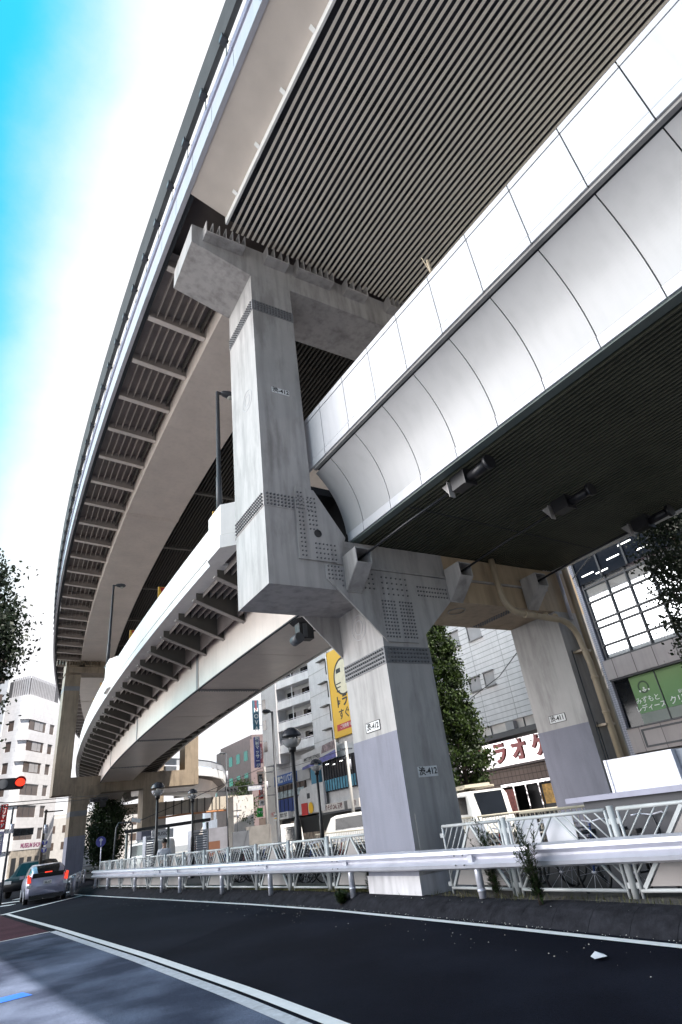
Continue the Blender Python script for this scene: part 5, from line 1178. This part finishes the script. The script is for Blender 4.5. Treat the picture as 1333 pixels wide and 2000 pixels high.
for nm, z0, z1, m, tx, lab in (('banner_sign',4.35,6.2,REDS,'ビリヤード','red vertical banner at the left edge of the picture'),('banner_sign',2.5,4.2,mat('lilac_banner', (.4,.38,.55), .5),'本日休業','pale lilac vertical banner under the red one')):
    r_ = root(nm, (-4.8,49.7,z0), lab, 'banner'); b = MB().box(-4.95,-4.45,49.7,49.85,z0,z1).build('sign_box', m, r_); text(tx, (-4.7,49.69,(z0+z1)/2), *LY, .34, WT, b, vert=True, bold=.01)
    MB().tube([(-4.98,49.78,0),(-4.98,49.78,z1)], .04, 6).build('post', DARKM, r_)
# ---- left signal and poles
ts = root('traffic_signal', (-6.6, 11.7, 3.8), 'horizontal traffic signal with a lit red lamp at the left picture edge', 'traffic signal', 'horizontal traffic signals')
q = MB(); q.prism([(-7.2,3.66),(-6.06,3.66),(-6.0,3.82),(-6.06,3.98),(-7.2,3.98)], 'y', 11.72, 11.92); q.build('housing', BLACK, ts)
q = MB(); q.tube([(-6.16,11.71,3.82),(-6.16,11.67,3.82)], .135, 20); q.build('red_lamp', mat('red_lens', (.6,.03,.01), .2, emit=(1,.03,.01,1.1)), ts)
q = MB(); q.tube([(-6.16,11.72,3.82),(-6.16,11.55,3.86)], .155, 20, False); q.build('visor', BLACK, ts)
q = MB(); q.tube([(-6.62,11.71,3.82),(-6.62,11.68,3.82)], .135, 20); q.tube([(-7.0,11.71,3.82),(-7.0,11.68,3.82)], .13, 20); q.build('unlit_lamp', DARKM, ts)
MB().tube([(-7.3,11.9,3.9),(-12,12.5,4.4),(-15.6,13,4.6)], .05, 8).tube([(-15.6,13,0),(-15.6,13,5)], .09, 8).build('mast', DARKM, ts)
def tsig(x, y, z, lab, w=.95, back=True):
    r_ = root('traffic_signal', (x,y,z), lab, 'traffic signal', 'horizontal traffic signals'); q = MB(); q.box(x-w/2,x+w/2,y,y+.18,z-.16,z+.16); q.build('housing', DARKM if back else BLACK, r_)
    q = MB()
    for k in (-1,0,1): q.tube([(x+k*w*.3,y-.0,z),(x+k*w*.3,y-.14,z+.03)], .12, 12)
    q.build('lamps', BLACK, r_); return r_
tsig(-4.7,27.7,3.1,'small dark traffic signal in front of the white office building')
r_ = tsig(1.5,43,5.45,'dark traffic signal under the crossbeam of the brown pier',1.3); MB().prism([(1.6,4.9),(2.05,4.9),(2.05,5.3),(1.6,5.3)], 'y', 43, 43.1).build('pedestrian_lamp', BLACK, r_)
r_ = tsig(12.2,42,5.3,'cream backed traffic signal beside the far ramp',1.1); MB().tube([(12.7,42.1,5.4),(15.5,42.3,5.5)], .04, 6).build('arm', DARKM, r_)
def upole(x, y, h, lab, r=.11, arms=(), m=CONC, z0=0):
    r_ = root('utility_pole', (x,y,z0), lab, 'utility pole'); MB().tube([(x,y,z0),(x,y,h)], [r,r*.7], 10).build('pole', m, r_)
    if arms:
        q = MB()
        for z, l in arms: q.box(x-l,x+l,y-.04,y+.04,z-.04,z+.04)
        q.build('crossarm', DARKM, r_)
    q = MB(); q.tube([(x+r,y-.05,h*.72),(x+r,y-.05,h*.82)], .1, 8); q.build('junction_box', GALV, r_)
    return r_
upole(-5.33,27.7,4.3,'dark pole with the small traffic signal at the far left street',.07,m=DARKM)
p1 = upole(-3.74,27.6,4.05,'brown pole carrying two blue round signs before the brown pier',.08,((3.95,.1),),BARK); MB().box(-3.74,-2.9,27.55,27.62,3.9,3.96).build('arm', BARK, p1)
upole(15.5,27.6,6.7,'white lit concrete pole before the restaurant sign',.13,((6.2,.5),(5.6,.3)),mat('pale_pole', (.5,.49,.47), .7))
upole(15.5,42.3,6.9,'dark grey utility pole at the left of the apartment block',.14,((6.4,.8),(5.2,.5),(4.5,.9)))
upole(11.7,42,8.2,'slim pole holding the cream backed signal by the ramp',.06,m=DARKM)
upole(13.2,43.5,4.2,'short dark pole with small arms in front of the beige wall',.05,((3.6,.4),(3.2,.3)),DARKM)
upole(17.0,24.5,5.6,'thin pole with white cluster lamps beside the restaurant sign',.05,((5.0,.4),(4.6,.3)),mat('pale_pole', (.5,.49,.47), .7))
def rsign(x, y, z, r, lab, pole=True, m=None):
    r_ = root('round_sign', (x,y,0), lab, 'road sign', 'blue round road signs'); q = MB(); q.tube([(x,y,z),(x,y+.02,z)], r, 20); b = q.build('disc', m or mat('sign_violet_blue', (.10,.10,.40), .4), r_)
    q = MB(); q.prism([(x-.03,z-r*.7),(x+.03,z-r*.7),(x+.03,z),(x+.12,z+.1),(x+.0,z+r*.7),(x-.12,z+.1),(x-.03,z)], 'y', y-.012, y-.002); q.build('arrow', PLATE, b)
    if pole: MB().tube([(x+.05,y+.05,0),(x+.05,y+.05,z+r)], .035, 6).build('post', GALV, r_)
rsign(.3,34,2.32,.30,'blue round arrow sign on its own post before the green trees'); rsign(-3.64,27.5,2.5,.13,'upper small blue round sign on the brown pole',False); rsign(-3.64,27.5,2.15,.13,'lower small blue round sign on the brown pole',False)
ls_ = root('lane_name_sign', (14.35,42,5), 'pale street name board hanging beside the far signal', 'road sign'); b = MB().box(13.7,15.0,42,42.06,5.0,5.36).build('board', mat('board_lilac', (.40,.42,.50), .5), ls_); text('世田谷通り', (14.35,41.99,5.18), *LY, .24, WT, b)
# overhead wires on the left and centre
wq_ = 0
for i, (pts, lab) in enumerate((([(-14,11,4.9),(-6,22,4.1),(1,36,5.2)],'upper sagging wire crossing before the white office building'),([(-14,11,4.7),(-6,22,3.95),(1,36,5.0)],'lower sagging wire crossing before the white office building'),([(15.5,42.3,6.4),(10,30,5.6),(.5,24.9,2.9)],'wire running from the dark utility pole down to the camera pole'),([(15.5,42.3,6.4),(14.8,34,6.0),(15.5,27.6,6.2)],'wire slung between the two utility poles in front of the shops'),([(15.5,42.3,5.2),(13,42,5.0),(8,44,5.6)],'short wire behind the far signal'))):
    tag(MB().tube(pts, .018, 4).build('overhead_wire', BLACK), lab, 'wire', 'overhead wires')
# ---- shelter, cages, camera, far ramp, footbridge
sh = root('bus_shelter', (2.5, 26.3, 0), 'long dark roofed shelter in front of the brown pier', 'shelter')
q = MB(); q.beam((.3,26.95,2.52),(4.7,25.75,2.62),1.4,.14); q.build('roof', BLACK, sh)
q = MB()
for t in (.02,.5,.97): q.tube([(.3+4.4*t,26.95-1.2*t,.1),(.3+4.4*t,26.95-1.2*t,2.5)], .07, 8)
q.build('post', mat('grey_green_post', (.25,.28,.26), .5), sh)
q = MB(); q.box(3.9,4.5,25.6,25.7,.9,1.9); q.build('notice', PLATE, sh)
for x0, x1, y, z, lab in ((.42,.95,22.8,2.12,'narrow pale louvred cage in front of the shelter'),(2.5,3.35,22.1,2.1,'wider grey louvred cage right of the globe lamps')):
    r_ = root('louvred_cage', (x0,y,.1), lab, 'enclosure', 'louvred cages on the plaza'); q = MB(); q.box(x0,x0+.05,y,y+.6,.1,z); q.box(x1-.05,x1,y,y+.6,.1,z); q.box(x0+.05,x1-.05,y,y+.6,z-.05,z); q.build('frame', GALV, r_)
    q = MB()
    for k in range(18): q.box(x0+.05,x1-.05,y+.02,y+.05,.15+k*.105,.22+k*.105)
    q.build('louvres', mat('louvre_grey2', (.33,.33,.36), .6), r_)
cc = root('security_camera', (.32,24.9,.1), 'white camera box on a slim pole with curved arm before the brown pier', 'camera'); MB().tube([(.2,24.9,.1),(.2,24.9,2.8),(.1,24.9,2.9),(-.5,24.9,2.92),(-.6,24.9,2.7),(-.7,24.9,.1)], .04, 8).build('pole', DARKM, cc); q = MB(); q.beam((.1,24.7,3.0),(.55,24.6,2.9),.18,.18); q.build('camera_box', PLATE, cc)
for i, (x, y, w_, h_, c, lab) in enumerate(((5.2,30,1.6,1.5,(.16,.07,.04),'brown lettered kiosk board left of the far vans'),(6.9,33,1.5,2.3,(.22,.22,.25),'white board beside the brown kiosk board'),(9.2,34,1.2,1.9,(.12,.13,.15),'grey cabinet beyond the white board'),(12.6,40,2.2,2.2,(.22,.21,.20),'white framed gate structure behind the small van'))):
    r_ = root('street_board', (x,y,.1), lab, 'board'); b = MB().box(x,x+w_,y,y+.12,.7,h_).build('board', mat('board%d' % i, c, .6, var=.2), r_)
    MB().box(x+.08,x+.14,y+.02,y+.1,.1,.7).box(x+w_-.14,x+w_-.08,y+.02,y+.1,.1,.7).build('legs', DARKM, r_)
rp = root('far_ramp', (15, 55, 8), 'distant white walled ramp curving in behind the brown pier', 'ramp')
RP = [(8.5,49.8),(12.2,52.0),(14.6,54.3),(17.3,58.3),(21,67),(24,80)]
def rsweep(prof, name, m):
    V = []; F = []; k = len(prof)
    for i, (x, y) in enumerate(RP):
        a = Vector(RP[min(i+1, len(RP)-1)])-Vector(RP[max(i-1, 0)]); a.normalize(); n_ = Vector((-a.y, a.x))*-1
        for d, z in prof: V.append((x-n_.x*d, y-n_.y*d, z))
    for i in range(len(RP)-1):
        for j in range(k): F.append((i*k+j, i*k+(j+1)%k, (i+1)*k+(j+1)%k, (i+1)*k+j))
    F += [tuple(range(k)), tuple((len(RP)-1)*k+j for j in range(k))]
    q = MB(); q.add(V, F); q.build(name, m, rp)
rsweep([(0,7.55),(0,8.35),(.25,8.35),(.25,7.55)], 'parapet', WHITE2); rsweep([(.05,8.45),(.05,9.0),(.1,9.0),(.1,8.45)], 'noise_screen', mat('screen_pale', (.45,.47,.5), .3)); rsweep([(.02,9.0),(.02,9.07),(.14,9.07),(.14,9.0)], 'top_rail', DARKM)
rsweep([(.26,7.5),(6,7.5),(6,8.0),(.26,8.0)], 'deck_slab', SOFF); rsweep([(1.6,6.2),(4.4,6.2),(4.6,7.49),(1.2,7.49)], 'box_girder', GIRD)
fb_ = root('footbridge', (14, 58, 4.5), 'beige footbridge girder with orange pipe crossing the far street', 'footbridge')
MB().box(9.6,18.9,58,60,4.5,5.75).build('girder', mat('beige_girder', (.50,.45,.38), .6, var=.1, streak=.3), fb_); q = MB(); [q.box(9.9+k*.85,10.0+k*.85,57.9,57.99,4.4,5.8) for k in range(11)]; q.build('stiffener', BRKT, fb_)
MB().tube([(8.5,57.7,4.2),(13,57.7,4.35),(18.9,57.7,4.3)], .09, 8).build('pipe', mat('rust_orange', (.50,.22,.10), .5), fb_); MB().box(17.2,19.5,54.9,57,0,5.45).build('stair_tower', CREAMW, fb_); MB().box(10.2,11.0,58.5,59.5,0,4.49).box(14.2,15.0,58.5,59.5,0,4.49).build('support', CREAMW, fb_)
bb = block('beige_far_building', 6.5, 30, 130, 150, 9, mat('far_beige', (.5,.48,.46), .8), 'low pale buildings at the very end of the street under the ramp', rows=2, cols=9)
block('far_left_office', -46, -20, 110, 130, 15, mat('far_left_grey', (.42,.43,.46), .8), 'grey office at the far end left of the tall greyish building', rows=4, cols=6)
